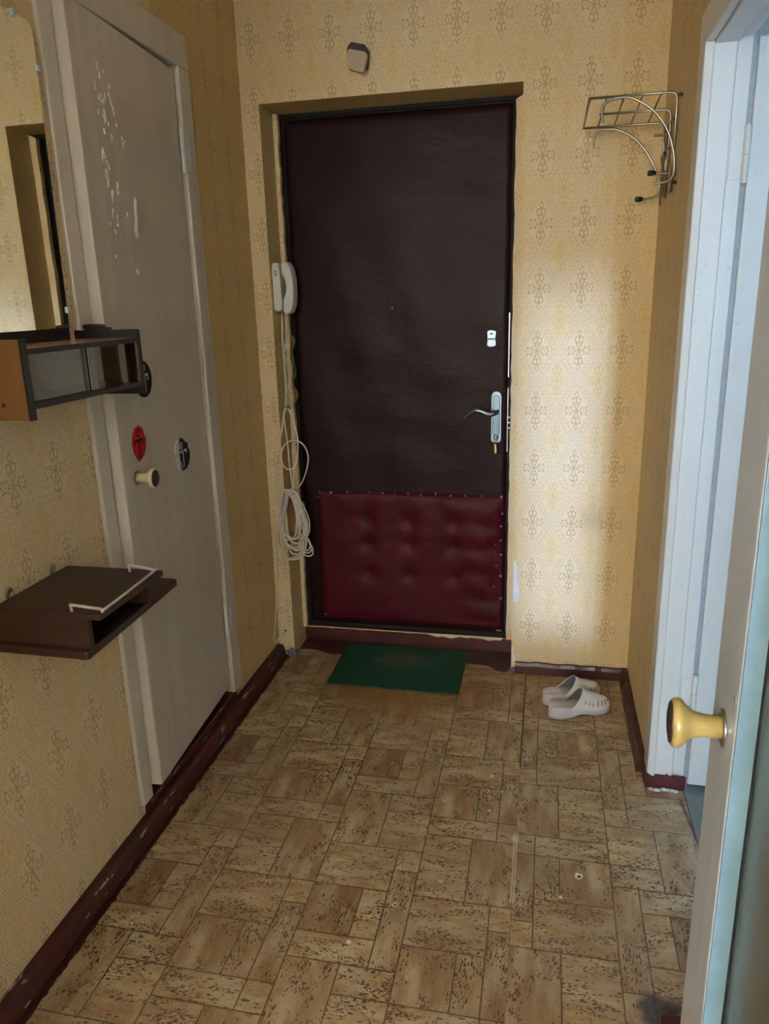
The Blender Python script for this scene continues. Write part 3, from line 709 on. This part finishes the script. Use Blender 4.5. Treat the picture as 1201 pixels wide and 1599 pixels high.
# ================================================================== RIGHT DOORWAY (door_3), leaf swung into the side room
d3 = estruct('door_3', (.435, -.64, 0), None, 'door'); d3['label'] = 'white painted doorway on the right with its door swung into the side room'
ax = XR - .006
fr = obj('door_frame', B((ax, .345, -.655, -.582, .0, 1.94), (ax, .345, -1.425, -1.345, .0, 1.94), (ax, .345, -1.425, -.582, 1.94, 2.012),
    (.345, .395, -.648, -.610, 0, 1.965), (.345, .395, -1.380, -1.345, 0, 1.965), (.345, .395, -1.345, -.648, 1.935, 1.975),
    (.395, .430, -.638, -.610, 0, 1.975), (.395, .430, -1.380, -1.358, 0, 1.975), (.395, .430, -1.358, -.638, 1.948, 1.980)), PAINT_B, d3, bevel=.003)
rnd = random.Random(9)
bm = bmesh.new(); pts = [(ax - .001, 0), (.432, 0)]; xq = .432
while xq > ax: pts.append((xq, .045 + rnd.uniform(-.007, .008))); xq -= .009
prism(bm, pts + [(ax - .001, .050)], 'y', -.657, -.6545); prism(bm, [(-.657, 0), (-.583, 0), (-.583, .052), (-.61, .048), (-.63, .050), (-.657, .046)], 'x', ax - .0015, ax - .0003)
box(bm, .345, .431, -.6545, -.645, 0, .042)
obj('painted_base', bm, MAROON_P, d3)
lf3 = obj('door_leaf', B((.441, 1.12, -.640, -.603, .012, 1.945)), PAINT_B, d3, bevel=.003)
obj('hinge_gap', B(.430, .441, -.632, -.606, .0, 1.95), DARK if False else simple('grey_painted_rebate', (.30, .33, .36), .6), d3)  # grey filler whose colour stands in for shade in the gap
for z0, z1 in ((1.640, 1.762), (.262, .365)):
    bm = bmesh.new(); zm = (z0 + z1) / 2
    lathe(bm, [(0, .0075), (zm - z0 - .001, .0075), (zm - z0, .0058), (zm - z0 + .001, .0075), (z1 - z0, .0075), (z1 - z0 + .006, .003)], (.434, -.646, z0), (0, 0, 1), 14)
    hg = obj('hinge', bm, PAINT_B, d3)
    obj('hinge_leaf', B(.400, .430, -.6410, -.6385, z0 + .01, z1 - .01), PAINT_B, hg)
bm = bmesh.new(); box(bm, .428, .448, -1.36, -.64, 0, .006); obj('threshold', bm, GREYFLOOR, d3)
bm = bmesh.new()
for k in range(7): sphere(bm, (.335 + .012 * k + rnd.uniform(-.004, .004), -.668 + rnd.uniform(-.003, .004), .004), .007, 1.3, .8, .7, 8)
obj('crumbs', bm, simple('pale_plaster_crumbs', (.42, .42, .44), .9, var=.5, scale=80), d3)['kind'] = 'stuff'

# ================================================================== NEAR DOOR (door_4), glazed leaf opened toward the hall
d4 = estruct('door_4', (.200, -2.62, 0), None, 'door'); d4['label'] = 'open glazed white door closest to the camera with a yellow knob'
st = obj('door_leaf', B((.200, .240, -1.930, -1.832, .012, 2.03), (.200, .240, -2.62, -2.52, .012, 2.03), (.200, .240, -2.52, -1.930, .012, .50), (.200, .240, -2.52, -1.930, 1.93, 2.03)), PAINT_C, d4, bevel=.004, seg=3)
# patterned glass
m, nt, b = base('ribbed_glass', (.80, .92, .90), .30); b.inputs['Transmission Weight'].default_value = 1.0; b.inputs['IOR'].default_value = 1.3
P_, X_, Y_, Z_, g_ = coords(nt); bump(nt, b, noise(nt, combine(nt, X_, Y_ * 3, Z_ * 1.0), 9, 2, .5), .3, .003)
obj('glass_pane', B(.2215, .2255, -2.5195, -1.9305, .5005, 1.9295), m, d4)
obj('glazing_bead', B(.2006, .2212, -1.9338, -1.9302, .5005, 1.9295), simple('blue_grey_enamel', (.17, .27, .32), .4), d4, bevel=.001)['label'] = 'blue-grey glazing bead'  # added strip, its blue-grey colour imitating cool shade on the stile's inner side
bmg = B((.2195, .2213, -1.9385, -1.9342, .5005, 1.9295)); obj('putty_line', bmg, DARK, d4)
obj('door_frame', B((.200, .245, -2.70, -2.625, 0, 2.12), (-.78, -.735, -2.74, -2.66, 0, 2.12), (-.735, .200, -2.74, -2.70, 2.06, 2.12)), PAINT_B, d4)
knob(st, Vector((.200, -1.884, .945)), (-1, .06, 0), YELLOW, 1.0)
bm = bmesh.new(); prism(bm, [(-1.915, .982), (-1.910, .985), (-1.913, .978)] if False else [(-1.921, 1.000), (-1.913, 1.003), (-1.915, .997), (-1.923, .995)], 'x', .1992, .2001); obj('chip', bm, simple('grey_chip', (.2, .24, .25), .8), st)

# ================================================================== MIRROR
mx = XL + .014
mr = thing('wall_mirror', 'frameless wall mirror with rounded corner above the cabinet', 'mirror', (XL, -1.35, 1.362))
pts = [(-1.62, 1.362), (-1.147, 1.362), (-1.134, 1.94), (-1.138, 1.951), (-1.150, 1.957), (-1.62, 1.957)]
bm = bmesh.new(); prism(bm, pts, 'x', mx - .004, mx); obj('mirror_glass', bm, MIRROR, mr)
bm = bmesh.new(); prism(bm, [(p[0] - .002 if p[0] > -1.3 else p[0], p[1] - .001) for p in pts], 'x', XL + .0005, mx - .0041); obj('mirror_backing', bm, BLACK, mr)
for (y, z) in ((-1.190, 1.957), (-1.134, 1.875), (-1.146, 1.400), (-1.55, 1.957)):
    bm = bmesh.new(); box(bm, XL + .001, mx + .004, y - .005, y + .005, z - .007, z + .007); obj('clip', bm, simple('clear_plastic_clip_%d' % int(z * 1000 - y * 100), (.55, .66, .68), .2), mr, bevel=.002)

# ================================================================== GLAZED WALL CABINET
cb = thing('wall_cabinet', 'small orange-brown wall cabinet with sliding glass panes and black edges', 'cabinet', (XL, -1.30, 1.213))
x0, x1, y0, y1 = XL + .001, -.893, -1.50, -1.10
for (a, c, nm) in ((y0, y0 + .014, 'near'), (y1 - .012, y1, 'far')):
    s_ = obj('side_panel', B(x0, x1 - .003, a, c, 1.213, 1.353), ORANGE, cb)
    obj('edge_band', B((x1 - .003, x1 + .001, a - .001, c + .001, 1.212, 1.354), (x0, x1 - .003, a, c, 1.353, 1.355)) if nm == 'far' else B((x1 - .003, x1 + .001, a - .001, c + .001, 1.212, 1.354)), BLACK, s_)
    if nm == 'far': obj('edge_band', B(x0, x1 - .003, y1 - .0135, y1 - .012, 1.213, 1.2315), BLACK, s_); obj('edge_band', B(x0, x1 - .003, y1 - .0135, y1 - .012, 1.3375, 1.3545), BLACK, s_)
    else:
        for (xx, zz) in ((x1 - .052, 1.240), (x1 - .028 if False else x1 - .052, 1.330)):
            bm = bmesh.new(); lathe(bm, [(0, .0042), (.0012, .0036)], (xx, a, zz), (0, -1, 0), 12); obj('screw', bm, CAPB, s_)
tp = obj('top_board', B(x0, x1 - .003, y0 + .014, y1 - .012, 1.3275, 1.3365), MARBLE, cb)
obj('edge_band', B(x1 - .003, x1 + .0005, y0 + .014, y1 - .012, 1.327, 1.337), BLACK, tp)
bb_ = obj('bottom_board', B(x0, x1 - .003, y0 + .014, y1 - .012, 1.2315, 1.2405), ORANGE, cb)
obj('edge_band', B(x1 - .003, x1 + .0005, y0 + .014, y1 - .012, 1.231, 1.241), BLACK, bb_)
obj('back_panel', B(x0, x0 + .004, y0 + .014, y1 - .012, 1.2405, 1.3275), wood_material('pale_back_board', (.40, .30, .20), (.46, .34, .24), 'y', .6), cb)
obj('divider', B(x0 + .004, x1 - .02, -1.262, -1.252, 1.2405, 1.3275), ORANGE, cb)
obj('back_rail', B(x0 + .001, x0 + .008, y0 + .014, -1.142, 1.3365, 1.366), BLACK, cb)
obj('glass_pane', B(x1 - .014, x1 - .011, y0 + .015, -1.285, 1.241, 1.3272), PANE, cb)
obj('glass_pane', B(x1 - .008, x1 - .005, -1.300, y1 - .013, 1.241, 1.3272), PANE, cb)
# small black clip lying on the far side panel's edge
ck = thing('hair_clip', 'small black hair clip on the far top edge of the cabinet', 'clip', (-.985, -1.108, 1.355))
bm = bmesh.new(); tube(bm, [(-1.025, -1.106, 1.3625), (-1.012, -1.106, 1.3635), (-.99, -1.106, 1.3635), (-.972, -1.106, 1.362)], lambda t: .0045, 8, sub=4); obj('clip_arm', bm, BLACK, ck, smooth=True)
obj('clip_jaw', B(-1.022, -.958, -1.112, -1.101, 1.355, 1.3605), BLACK, ck, bevel=.001)

# ================================================================== LOWER TELEPHONE SHELF
sh = thing('telephone_shelf', 'dark red-brown wall shelf with open slot and bent wire rail', 'shelf', (XL, -1.38, .745))
obj('top_board', B(XL + .004, -.808, -1.505, -1.262, .834, .847), REDWOOD, sh, bevel=.002)
obj('side_panel', B(XL + .004, -.842, -1.500, -1.486, .772, .834), REDWOOD, sh); obj('side_panel', B(XL + .004, -.842, -1.280, -1.266, .772, .834), REDWOOD, sh)
obj('back_panel', B(XL + .004, XL + .012, -1.486, -1.280, .772, .834), REDWOOD, sh)
bm = bmesh.new(); prism(bm, [(XL + .004, -1.512), (-.845, -1.516), (-.838, -1.512), (-.853, -1.128), (-.860, -1.120), (XL + .004, -1.120)], 'z', .754, .772); obj('bottom_board', bm, REDWOOD, sh, bevel=.004)
bm = bmesh.new(); tube(bm, [(-.872, -1.498, .847), (-.872, -1.500, .860), (-.864, -1.503, .8625), (-.800, -1.512, .8625), (-.792, -1.506, .8625), (-.802, -1.310, .8625), (-.808, -1.302, .8625), (-.868, -1.284, .8625), (-.876, -1.282, .860), (-.876, -1.282, .847)], .0030, 8, sub=3); rl = obj('wire_rail', bm, simple('silver_wire', (.62, .60, .57), .4, .4), sh, smooth=True); rl['label'] = 'silver wire rail'
for y in (-1.452, -1.312):
    bm = bmesh.new(); tube(bm, [(XL + .004, y, .846 + .010 + .009 * math.sin(a)) if False else (XL + .004, y + .008 * math.cos(a), .856 + .010 * math.sin(a)) for a in [2 * PI * i / 12 for i in range(12)]], .0028, 6, closed=True); obj('hanging_loop', bm, STEEL, sh, smooth=True)

# ================================================================== INTERCOM AND CABLES
ic = thing('intercom_handset', 'white door intercom handset mounted on the left edge of the entrance recess', 'intercom', (-.982, .05, 1.45))
def rbox(x0, x1, y0, y1, z0, z1, r, n=6):
    """box rounded in the xz outline, extruded along y"""
    p = []
    for cx, cz, a0 in ((x1 - r, z1 - r, 0), (x0 + r, z1 - r, PI / 2), (x0 + r, z0 + r, PI), (x1 - r, z0 + r, 1.5 * PI)):
        for i in range(n + 1): a = a0 + PI / 2 * i / n; p.append((cx + r * math.cos(a), cz + r * math.sin(a)))
    bm = bmesh.new(); prism(bm, p, 'y', y0, y1); return bm
obj('base', rbox(-.981, -.951, .015, .080, 1.372, 1.542, .013), WHITE, ic, bevel=.004)
bm = bmesh.new()
prof = [(-.949, 1.368), (-.938, 1.360), (-.920, 1.366), (-.910, 1.39), (-.905, 1.43), (-.905, 1.48), (-.911, 1.52), (-.923, 1.542), (-.940, 1.545), (-.949, 1.53), (-.947, 1.50), (-.938, 1.485), (-.934, 1.462), (-.935, 1.44), (-.941, 1.425), (-.948, 1.41)]
prism(bm, prof, 'y', .020, .074); obj('handset', bm, WHITE, ic, bevel=.007, seg=3)
obj('slots', B((-.972, -.962, .0142, .0152, 1.510, 1.513), (-.972, -.962, .0142, .0152, 1.503, 1.506), (-.972, -.962, .0142, .0152, 1.496, 1.499)), BLACK, ic)
bm = bmesh.new(); tube(bm, [(-.945, .045, 1.372), (-.945, .03, 1.30), (-.948, .03, 1.262)], .0016, 6, sub=5); obj('lead', bm, CABLE, ic, smooth=True)

cbn = thing('coiled_cable', 'bundle of white cable and twisted wires hanging from a nail beside the entrance door', 'cable', (-.950, .02, 1.02))
bm = bmesh.new()
R_ = .0028
yb = .0
tube(bm, [(-.962, .045, 1.368), (-.961, .03, 1.271), (-.957, .02, 1.201), (-.953, .012, 1.107), (-.957, .008, 1.03)], R_, 7, sub=6)
tube(bm, [(-.957, .008, 1.03), (-.962, .0, 1.0), (-.976, -.006, .931), (-.985, -.010, .895), (-1.002, -.006, .833), (-1.013, -.006, .752), (-1.014, -.006, .644), (-1.021, -.006, .52), (-1.015, -.010, .47), (-.995, -.012, .43)], R_, 7, sub=6)
tube(bm, [(-.950, .0, 1.021), (-.964, .0, 1.0), (-.962, .0, .959), (-.956, .0, .889), (-.953, -.004, .83), (-.950, -.006, .774), (-.943, -.008, .712)], R_, 7, sub=6)
tube(bm, [(-.946, .0, 1.021), (-.937, -.002, 1.0), (-.935, -.002, .96), (-.936, -.002, .897), (-.936, -.004, .813), (-.940, -.008, .712)], R_, 7, sub=6)
tube(bm, [(-.937, .002, 1.014), (-.924, .0, .961), (-.915, .0, .908), (-.916, -.002, .858), (-.925, -.004, .807), (-.953, -.006, .786), (-.976, -.008, .802), (-.981, -.008, .84), (-.971, -.008, .874), (-.943, -.010, .897), (-.909, -.010, .897), (-.884, -.010, .875), (-.874, -.010, .833), (-.885, -.010, .782), (-.906, -.010, .735), (-.925, -.010, .712)], R_, 7, sub=6)
rnd = random.Random(17)
def loop(cx, cz, rx, rz, y, tilt, j):
    p = []
    for i in range(14):
        a = 2 * PI * i / 14 + .3; rx2 = rx * (1 + rnd.uniform(-j, j)); rz2 = rz * (1 + rnd.uniform(-j, j) * .5)
        X0 = rx2 * math.sin(a) * (1.0 - .28 * math.cos(a)); Z0 = rz2 * math.cos(a)
        p.append((cx + X0 + Z0 * tilt, y + rnd.uniform(-.004, .004) - .006 * math.cos(a), cz + Z0))
    return p
for k in range(13):
    rx = rnd.uniform(.024, .062); rz = rnd.uniform(.095, .144)
    top = .712
    tube(bm, loop(-.952 + rnd.uniform(-.012, .010), top - rz - rnd.uniform(0, .008), rx, rz, -.014 + rnd.uniform(-.012, .012), rnd.uniform(-.16, .10), .11), R_, 7, closed=True, sub=4)
for k in range(3):
    tube(bm, loop(-.905 + .004 * k, .50 - .01 * k, .016 + .004 * k, .038, -.012 - .005 * k, -.1, .08), R_, 7, closed=True, sub=4)
obj('cable_loops', bm, CABLE, cbn, smooth=True)
bm = bmesh.new()
for k in range(4): tube(bm, [(-.941 + .012 * math.cos(a), -.014 + .014 * math.sin(a), .704 - .004 * k) for a in [2 * PI * i / 12 for i in range(12)]], .002, 6, closed=True)
obj('cable_tie', bm, simple('grey_tie', (.40, .42, .46), .5), cbn, smooth=True)
bm = bmesh.new(); lathe(bm, [(0, .0018), (.03, .0018), (.03, .004), (.032, .004)], (-.982, .004, 1.022), (1, -.1, .1), 8); obj('nail', bm, STEEL, cbn)
# the twisted lead with its knot
tl = cbn
bm = bmesh.new()
for ph in (0, PI):
    p = []
    for i in range(60):
        t = i / 59; z = 1.262 - t * .235; p.append((-.944 - .008 * math.sin(t * 9) + .0045 * math.cos(t * 38 + ph), .02 + .0045 * math.sin(t * 38 + ph), z))
    tube(bm, p, .0013, 6)
obj('wire_pair', bm, CABLE, tl, smooth=True)
bm = bmesh.new()
for k in range(7):
    a = 2 * PI * k / 7; tube(bm, [(-.945, .018, 1.248), (-.945 + .011 * math.cos(a), .010, 1.248 + .011 * math.sin(a)), (-.945 + .017 * math.cos(a + .3), .016, 1.248 + .017 * math.sin(a + .3))], .0016, 6, sub=4)
sphere(bm, (-.945, .016, 1.248), .007, 1, 1, 1, 10); obj('knot', bm, WHITE, tl, smooth=True)
# yellow-green wrapped earth wire
tg = thing('tape_strip', 'crumpled yellow-green tape strip behind the twisted wires', 'tape', (-.965, .125, 1.15))
bm = bmesh.new(); p = []
for i in range(26): t = i / 25; p.append((-.952 + .006 * math.sin(t * 17), .112 + .004 * math.cos(t * 23), 1.28 - t * .27))
tube(bm, p, lambda t: .0045 + .002 * math.sin(t * 25), 7, sub=2); obj('tape', bm, GREENW, tg, smooth=True)
tg2 = thing('tape_strip', 'yellow-green tape scrap behind the lower right of the cable bundle', 'tape', (-.897, .12, .6))
bm = bmesh.new(); p = []
for i in range(18): t = i / 17; p.append((-.948 + .020 + .006 * math.sin(t * 11), .100 + .004 * math.cos(t * 23), .66 - t * .16))
p = [(-.912 + .006 * math.sin(i * .8), -.006, .660 - i * .0095) for i in range(17)]
tube(bm, p, lambda t: .0055 + .002 * math.sin(t * 19), 7, sub=2); obj('tape', bm, GREENW, tg2, smooth=True)
# thin cable down the corner to the floor
tc = thing('thin_cable', 'thin white cable running down the left corner to the baseboard', 'cable', (-1.03, -.01, .10))
bm = bmesh.new(); tube(bm, [(-1.020, -.012, .50), (-1.024, -.012, .42), (-1.030, -.012, .366), (-1.038, -.014, .30), (-1.0405, -.030, .20), (-1.0405, -.060, .125), (-1.040, -.075, .095), (-1.030, -.070, .088)], .0019, 7, sub=6); obj('cable_run', bm, CABLE, tc, smooth=True)
bm = bmesh.new(); tube(bm, [(-1.034, -.052, .084), (-1.020, -.016, .104), (-1.018, .0, .106)], .0026, 7); obj('cable_stub', bm, CABLE, tc, smooth=True)
bm = bmesh.new(); lathe(bm, [(0, .0045), (.004, .0045)], (-1.016, .0, .107), (0, -1, 0), 12); obj('hole_bushing', bm, CAPB, tc)

# ================================================================== BLOCK ABOVE THE DOOR
bk = thing('doorbell_block', 'small pale wooden block with dark brown upper edge above the entrance door', 'wall fixture', (-.625, 0, 2.11))
bm = bmesh.new(); prism(bm, [(-.652, 2.13), (-.659, 2.173), (-.655, 2.186), (-.643, 2.196), (-.600, 2.185), (-.590, 2.172), (-.598, 2.12)] if True else [(-.655, 2.115), (-.663, 2.176), (-.657, 2.190), (-.647, 2.197), (-.600, 2.195), (-.590, 2.186), (-.586, 2.174), (-.596, 2.115), (-.608, 2.108), (-.650, 2.108)], 'y', -.040, -.0005); obj('brown_back', bm, BROWNP, bk, bevel=.002)
bm = bmesh.new(); prism(bm, [(-.650, 2.114), (-.655, 2.160), (-.654, 2.166), (-.646, 2.173), (-.598, 2.161), (-.588, 2.152), (-.588, 2.146), (-.601, 2.104), (-.606, 2.101)], 'y', -.056, -.0395); obj('pale_front', bm, PALEW, bk, bevel=.003)

# ================================================================== WIRE COAT RACK
rk = thing('coat_rack', 'metal wire coat rack with arched hooks on the right wall', 'coat rack', (XR, -.2, 1.66))
W = .0034; xw = XR - .010
ys = (-.31, -.205, -.10); ztop = (1.918, 1.898, 1.884); xt = (.092, .124, .085); zb = (1.668, 1.664, 1.655)
bm = bmesh.new()
for y, zt, x_, z_ in zip(ys, ztop, xt, zb):
    tube(bm, [(x_, y, zt), (xw - .016, y, zt), (xw - .005, y, zt - .004), (xw, y, zt - .016), (xw, y, z_)], W, 8)
fr_ = obj('frame_wires', bm, STEEL, rk, smooth=True)
bm = bmesh.new()
tube(bm, [(.092, ys[0], 1.918), (.085, ys[2], 1.884)], W, 8)
for xx in (.138, .184, .232, .280):
    tube(bm, [(xx, ys[0] - .006, 1.921), (xx - .010, ys[2] + .004, 1.885)], .0022, 7)
obj('shelf_bars', bm, STEEL, rk, smooth=True)
bm = bmesh.new()
for y in (-.285, -.262, -.180, -.155, -.130): tube(bm, [(xw + .003, y, 1.868), (xw + .003, y, 1.680)], .0018, 6)
tube(bm, [(xw + .003, ys[0], 1.868), (xw + .003, ys[2], 1.868)], .0022, 7); tube(bm, [(xw + .003, ys[0], 1.678), (xw + .003, ys[2], 1.678)], .0022, 7)
tube(bm, [(xw + .003, ys[0], 1.868), (xw - .02, -.25, 1.83), (xw + .003, -.14, 1.80)], .002, 7, sub=6)
tube(bm, [(xw + .003, -.12, 1.74), (xw - .015, -.18, 1.78), (xw + .003, -.26, 1.80)], .002, 7, sub=6)
obj('wall_grid', bm, STEEL, rk, smooth=True)
def hook(p):
    bm = bmesh.new(); tube(bm, p, .0034, 8, sub=6); return obj('hook', bm, STEEL, rk, smooth=True)
def cap(h, c, d):
    bm = bmesh.new(); lathe(bm, [(-.014, .0035), (-.010, .0062), (.0, .0078), (.006, .0078), (.010, .0055), (.011, 0)], c, d, 16); obj('hook_cap', bm, BLACK, h, smooth=True)
yn = -.325
h1 = hook([(.129, yn, 1.854), (.125, yn, 1.880), (.131, yn, 1.899), (.165, yn, 1.911), (.206, yn, 1.906), (.258, yn, 1.874), (.296, yn, 1.827), (.316, yn, 1.775), (.323, yn, 1.725), (.316, yn, 1.700), (.300, yn, 1.693), (.274, yn, 1.689)])
yf = -.095
h2 = hook([(.117, yf, 1.828), (.119, yf, 1.855), (.128, yf, 1.873), (.149, yf, 1.878), (.186, yf, 1.874), (.233, yf, 1.849), (.276, yf, 1.802), (.304, yf, 1.751), (.316, yf, 1.711), (.309, yf, 1.685), (.285, yf, 1.677), (.259, yf, 1.677)])
cap(h2, Vector((.257, yf, 1.677)), (-1, 0, 0))
h3 = hook([(xw + .002, -.225, 1.728), (.300, -.225, 1.7295), (.277, -.225, 1.731)]); cap(h3, Vector((.275, -.225, 1.731)), (-1, 0, 0))
h4 = hook([(xw + .002, -.160, 1.841), (.300, -.160, 1.841), (.283, -.160, 1.841)])
for y, z in ((-.335, 1.905), (-.335, 1.690), (-.11, 1.80)):
    bm = bmesh.new(); lathe(bm, [(0, .005), (.008, .005), (.011, .002)], (XR, y, z), (-1, 0, 0), 10); obj('screw', bm, simple('rusty_screw_%d' % int(z * 1000), (.06, .05, .04), .6, .6), rk)

# ================================================================== DOORMAT
mt = bmesh.new()
n = 26; M0 = [(-.790, .136), (-.281, .126), (-.279, -.224), (-.782, -.219)]
def bil(s, t):
    a = Vector(M0[0]) * (1 - s) + Vector(M0[1]) * s; c = Vector(M0[3]) * (1 - s) + Vector(M0[2]) * s; return a * (1 - t) + c * t
top = []; bot = []
for i in range(n + 1):
    r1 = []; r2 = []
    for j in range(n + 1):
        p = bil(i / n, j / n); e = abs(2 * i / n - 1) ** 6 + (j / n) ** 5
        z = .0022 + .004 * (j / n) ** 4 * abs(math.sin(2 + i / n * 2.3)) + .0015 * math.sin(i * .5) ** 2 * (j / n)
        r1.append(mt.verts.new((p.x, p.y, z + .004))); r2.append(mt.verts.new((p.x, p.y, z)))
    top.append(r1); bot.append(r2)
for i in range(n):
    for j in range(n):
        mt.faces.new([top[i][j], top[i + 1][j], top[i + 1][j + 1], top[i][j + 1]]); mt.faces.new([bot[i][j], bot[i][j + 1], bot[i + 1][j + 1], bot[i + 1][j]])
for i in range(n):
    mt.faces.new([top[i][0], bot[i][0], bot[i + 1][0], top[i + 1][0]]); mt.faces.new([top[i][n], top[i + 1][n], bot[i + 1][n], bot[i][n]])
    mt.faces.new([top[0][i], top[0][i + 1], bot[0][i + 1], bot[0][i]]); mt.faces.new([top[n][i], bot[n][i], bot[n][i + 1], top[n][i + 1]])
o = obj('doormat', mt, MATM, smooth=False); tag(o, 'dark green rectangular doormat on the floor before the entrance door', 'doormat')

# ================================================================== SLIPPERS
SLIT = simple('dark_slit', (.06, .06, .06), .9)  # near-black colour standing in for shade inside the perforations
def slipper(label, heel, toe, side):
    """backless clog slipper; local x heel->toe, local y to the left; side=+1 mirrors the outline"""
    hv, tv = Vector((heel[0], heel[1], 0)), Vector((toe[0], toe[1], 0)); L = (tv - hv).length; d = (tv - hv) / L; nrm = Vector((-d.y, d.x, 0))
    t = thing('slipper', label, 'slipper', (hv + tv) / 2)
    def T(x, y, z): return hv + d * x + nrm * y * side + Vector((0, 0, z))
    def hw(s):     # half width along the length (0 heel .. 1 toe)
        pts = [(0, 0), (.02, .014), (.06, .024), (.14, .031), (.28, .0315), (.42, .031), (.58, .038), (.72, .0425), (.84, .039), (.92, .030), (.97, .019), (1, 0)]
        for (a, b1), (c, d1_) in zip(pts, pts[1:]):
            if s <= c: u = (s - a) / (c - a); u = u * u * (3 - 2 * u) if 0 else u; return b1 + (d1_ - b1) * u
        return 0
    def cy(s): return .006 * math.sin(PI * max(0, (s - .35)) / .65)
    def ztop(s): return (.042 - .022 * min(1, max(0, (s - .15) / .5)) ** 1.2) + (.006 * max(0, s - .85) / .15)
    def zbot(s): return .0 + (.008 * math.sin(PI * (s - .36) / .30) if .36 < s < .66 else 0) + (.012 * ((s - .86) / .14) ** 2 if s > .86 else 0)
    N = 40; SS = [0.5 - .5 * math.cos(PI * i / N) for i in range(N + 1)]
    bm = bmesh.new(); R = []
    for s in SS:
        w_ = max(hw(s), .0006); c = cy(s); zt, zb_ = ztop(s), zbot(s); x = s * L
        R.append([bm.verts.new(T(x, c + yy * w_, z)) for yy, z in ((-.94, zb_), (-1.02, zb_ + (zt - zb_) * .25), (-.99, zb_ + (zt - zb_) * .6), (-1.03, zt), (-.93, zt + .002), (.93, zt + .002), (1.03, zt), (.99, zb_ + (zt - zb_) * .6), (1.02, zb_ + (zt - zb_) * .25), (.94, zb_))])
    for a, c in zip(R, R[1:]):
        for k in range(10): bm.faces.new([a[k], a[(k + 1) % 10], c[(k + 1) % 10], c[k]])
    bm.faces.new(R[0]); bm.faces.new(R[-1][::-1])
    obj('sole', bm, SOLE, t, smooth=True)
    bm = bmesh.new(); R = []
    for s in [q for q in SS if .02 < q < .97]:
        w_ = hw(s) * .90; R.append([bm.verts.new(T(s * L, cy(s) + yy * w_, ztop(s) + .0022 + zz)) for yy, zz in ((-1, .001), (-.5, .0), (0, -.001), (.5, 0), (1, .001))])
    for a, c in zip(R, R[1:]):
        for k in range(4): bm.faces.new([a[k], a[k + 1], c[k + 1], c[k]])
    obj('insole', bm, INSOLE, t, smooth=True)
    # upper: shell over the front, opening edge slanting back at the sides
    def uph(s): 
        return .013 + .053 * (max(0, 1 - max(0, (s - .50)) / .50)) ** .75 if s >= .50 else .066
    def shell(shrink, name, mat):
        bm = bmesh.new(); NP, NQ = 20, 22; G = []
        for i in range(NP + 1):
            phi = PI * i / NP; sn = math.sin(phi)
            s0 = .30 + .24 * sn ** .8 ; row = []
            for j in range(NQ + 1):
                s = s0 + (.995 - s0) * (j / NQ); s = min(s, .995)
                w_ = max(hw(s), .001) * (1.0 - shrink * .05) ; h = uph(s) * (1 - max(0, (s - .9) / .1) ** 2 * .7)
                back = max(0, 1 - (s - .30) / .24) if s < .54 else 0
                h *= (1 - .30 * back)
                row.append(bm.verts.new(T(s * L, cy(s) - math.cos(phi) * w_ * (1 - .10 * sn), ztop(s) + .001 + sn * h - shrink * .0015)))
            G.append(row)
        for i in range(NP):
            for j in range(NQ): bm.faces.new([G[i][j], G[i + 1][j], G[i + 1][j + 1], G[i][j + 1]])
        return obj(name, bm, mat, t, smooth=True), G
    up_, G = shell(0, 'upper', SLIP); shell(1, 'lining', LINING)
    # stitched rim along the opening
    bm = bmesh.new()
    rim = []
    for i in range(21):
        phi = PI * i / 20; sn = math.sin(phi); s = .30 + .24 * sn ** .8; w_ = hw(s); back = max(0, 1 - (s - .30) / .24)
        rim.append(T(s * L, cy(s) - math.cos(phi) * w_ * (1 - .10 * sn), ztop(s) + .001 + sn * uph(s) * (1 - .30 * back)))
    tube(bm, rim, .0014, 7); obj('rim', bm, SLIP, up_, smooth=True)
    # perforations: slits on both sides, radial near the toe
    def on(s, phi, off=.0005):
        sn = math.sin(phi); w_ = hw(s); h = uph(s) * (1 - max(0, (s - .9) / .1) ** 2 * .7)
        return T(s * L, cy(s) - math.cos(phi) * (w_ + off) * (1 - .10 * sn), ztop(s) + .001 + sn * h + off * sn)
    for sgn in (0, 1):
        for (s, p0, p1, r) in ((.54, .30, .52, .0013), (.60, .28, .50, .0013), (.66, .26, .50, .0014), (.74, .24, .72, .0016), (.81, .30, .80, .0016), (.87, .40, .95, .0015), (.92, .70, 1.15, .0012)):
            a, c = (p0, p1) if sgn == 0 else (PI - p0, PI - p1)
            bm = bmesh.new(); tube(bm, [on(s - .010, a), on(s, (a + c) / 2), on(s + .006, c)], lambda t_, r=r: r * (1 - .5 * abs(2 * t_ - 1)), 6, sub=3); obj('perforation', bm, SLIT, up_, smooth=True)
    return t
slipper('white perforated slipper nearer the camera, fully visible', (.043, -.310), (.252, -.222), 1)
slipper('white perforated slipper behind its mate, closer to the back wall', (.024, -.228), (.222, -.120), -1)
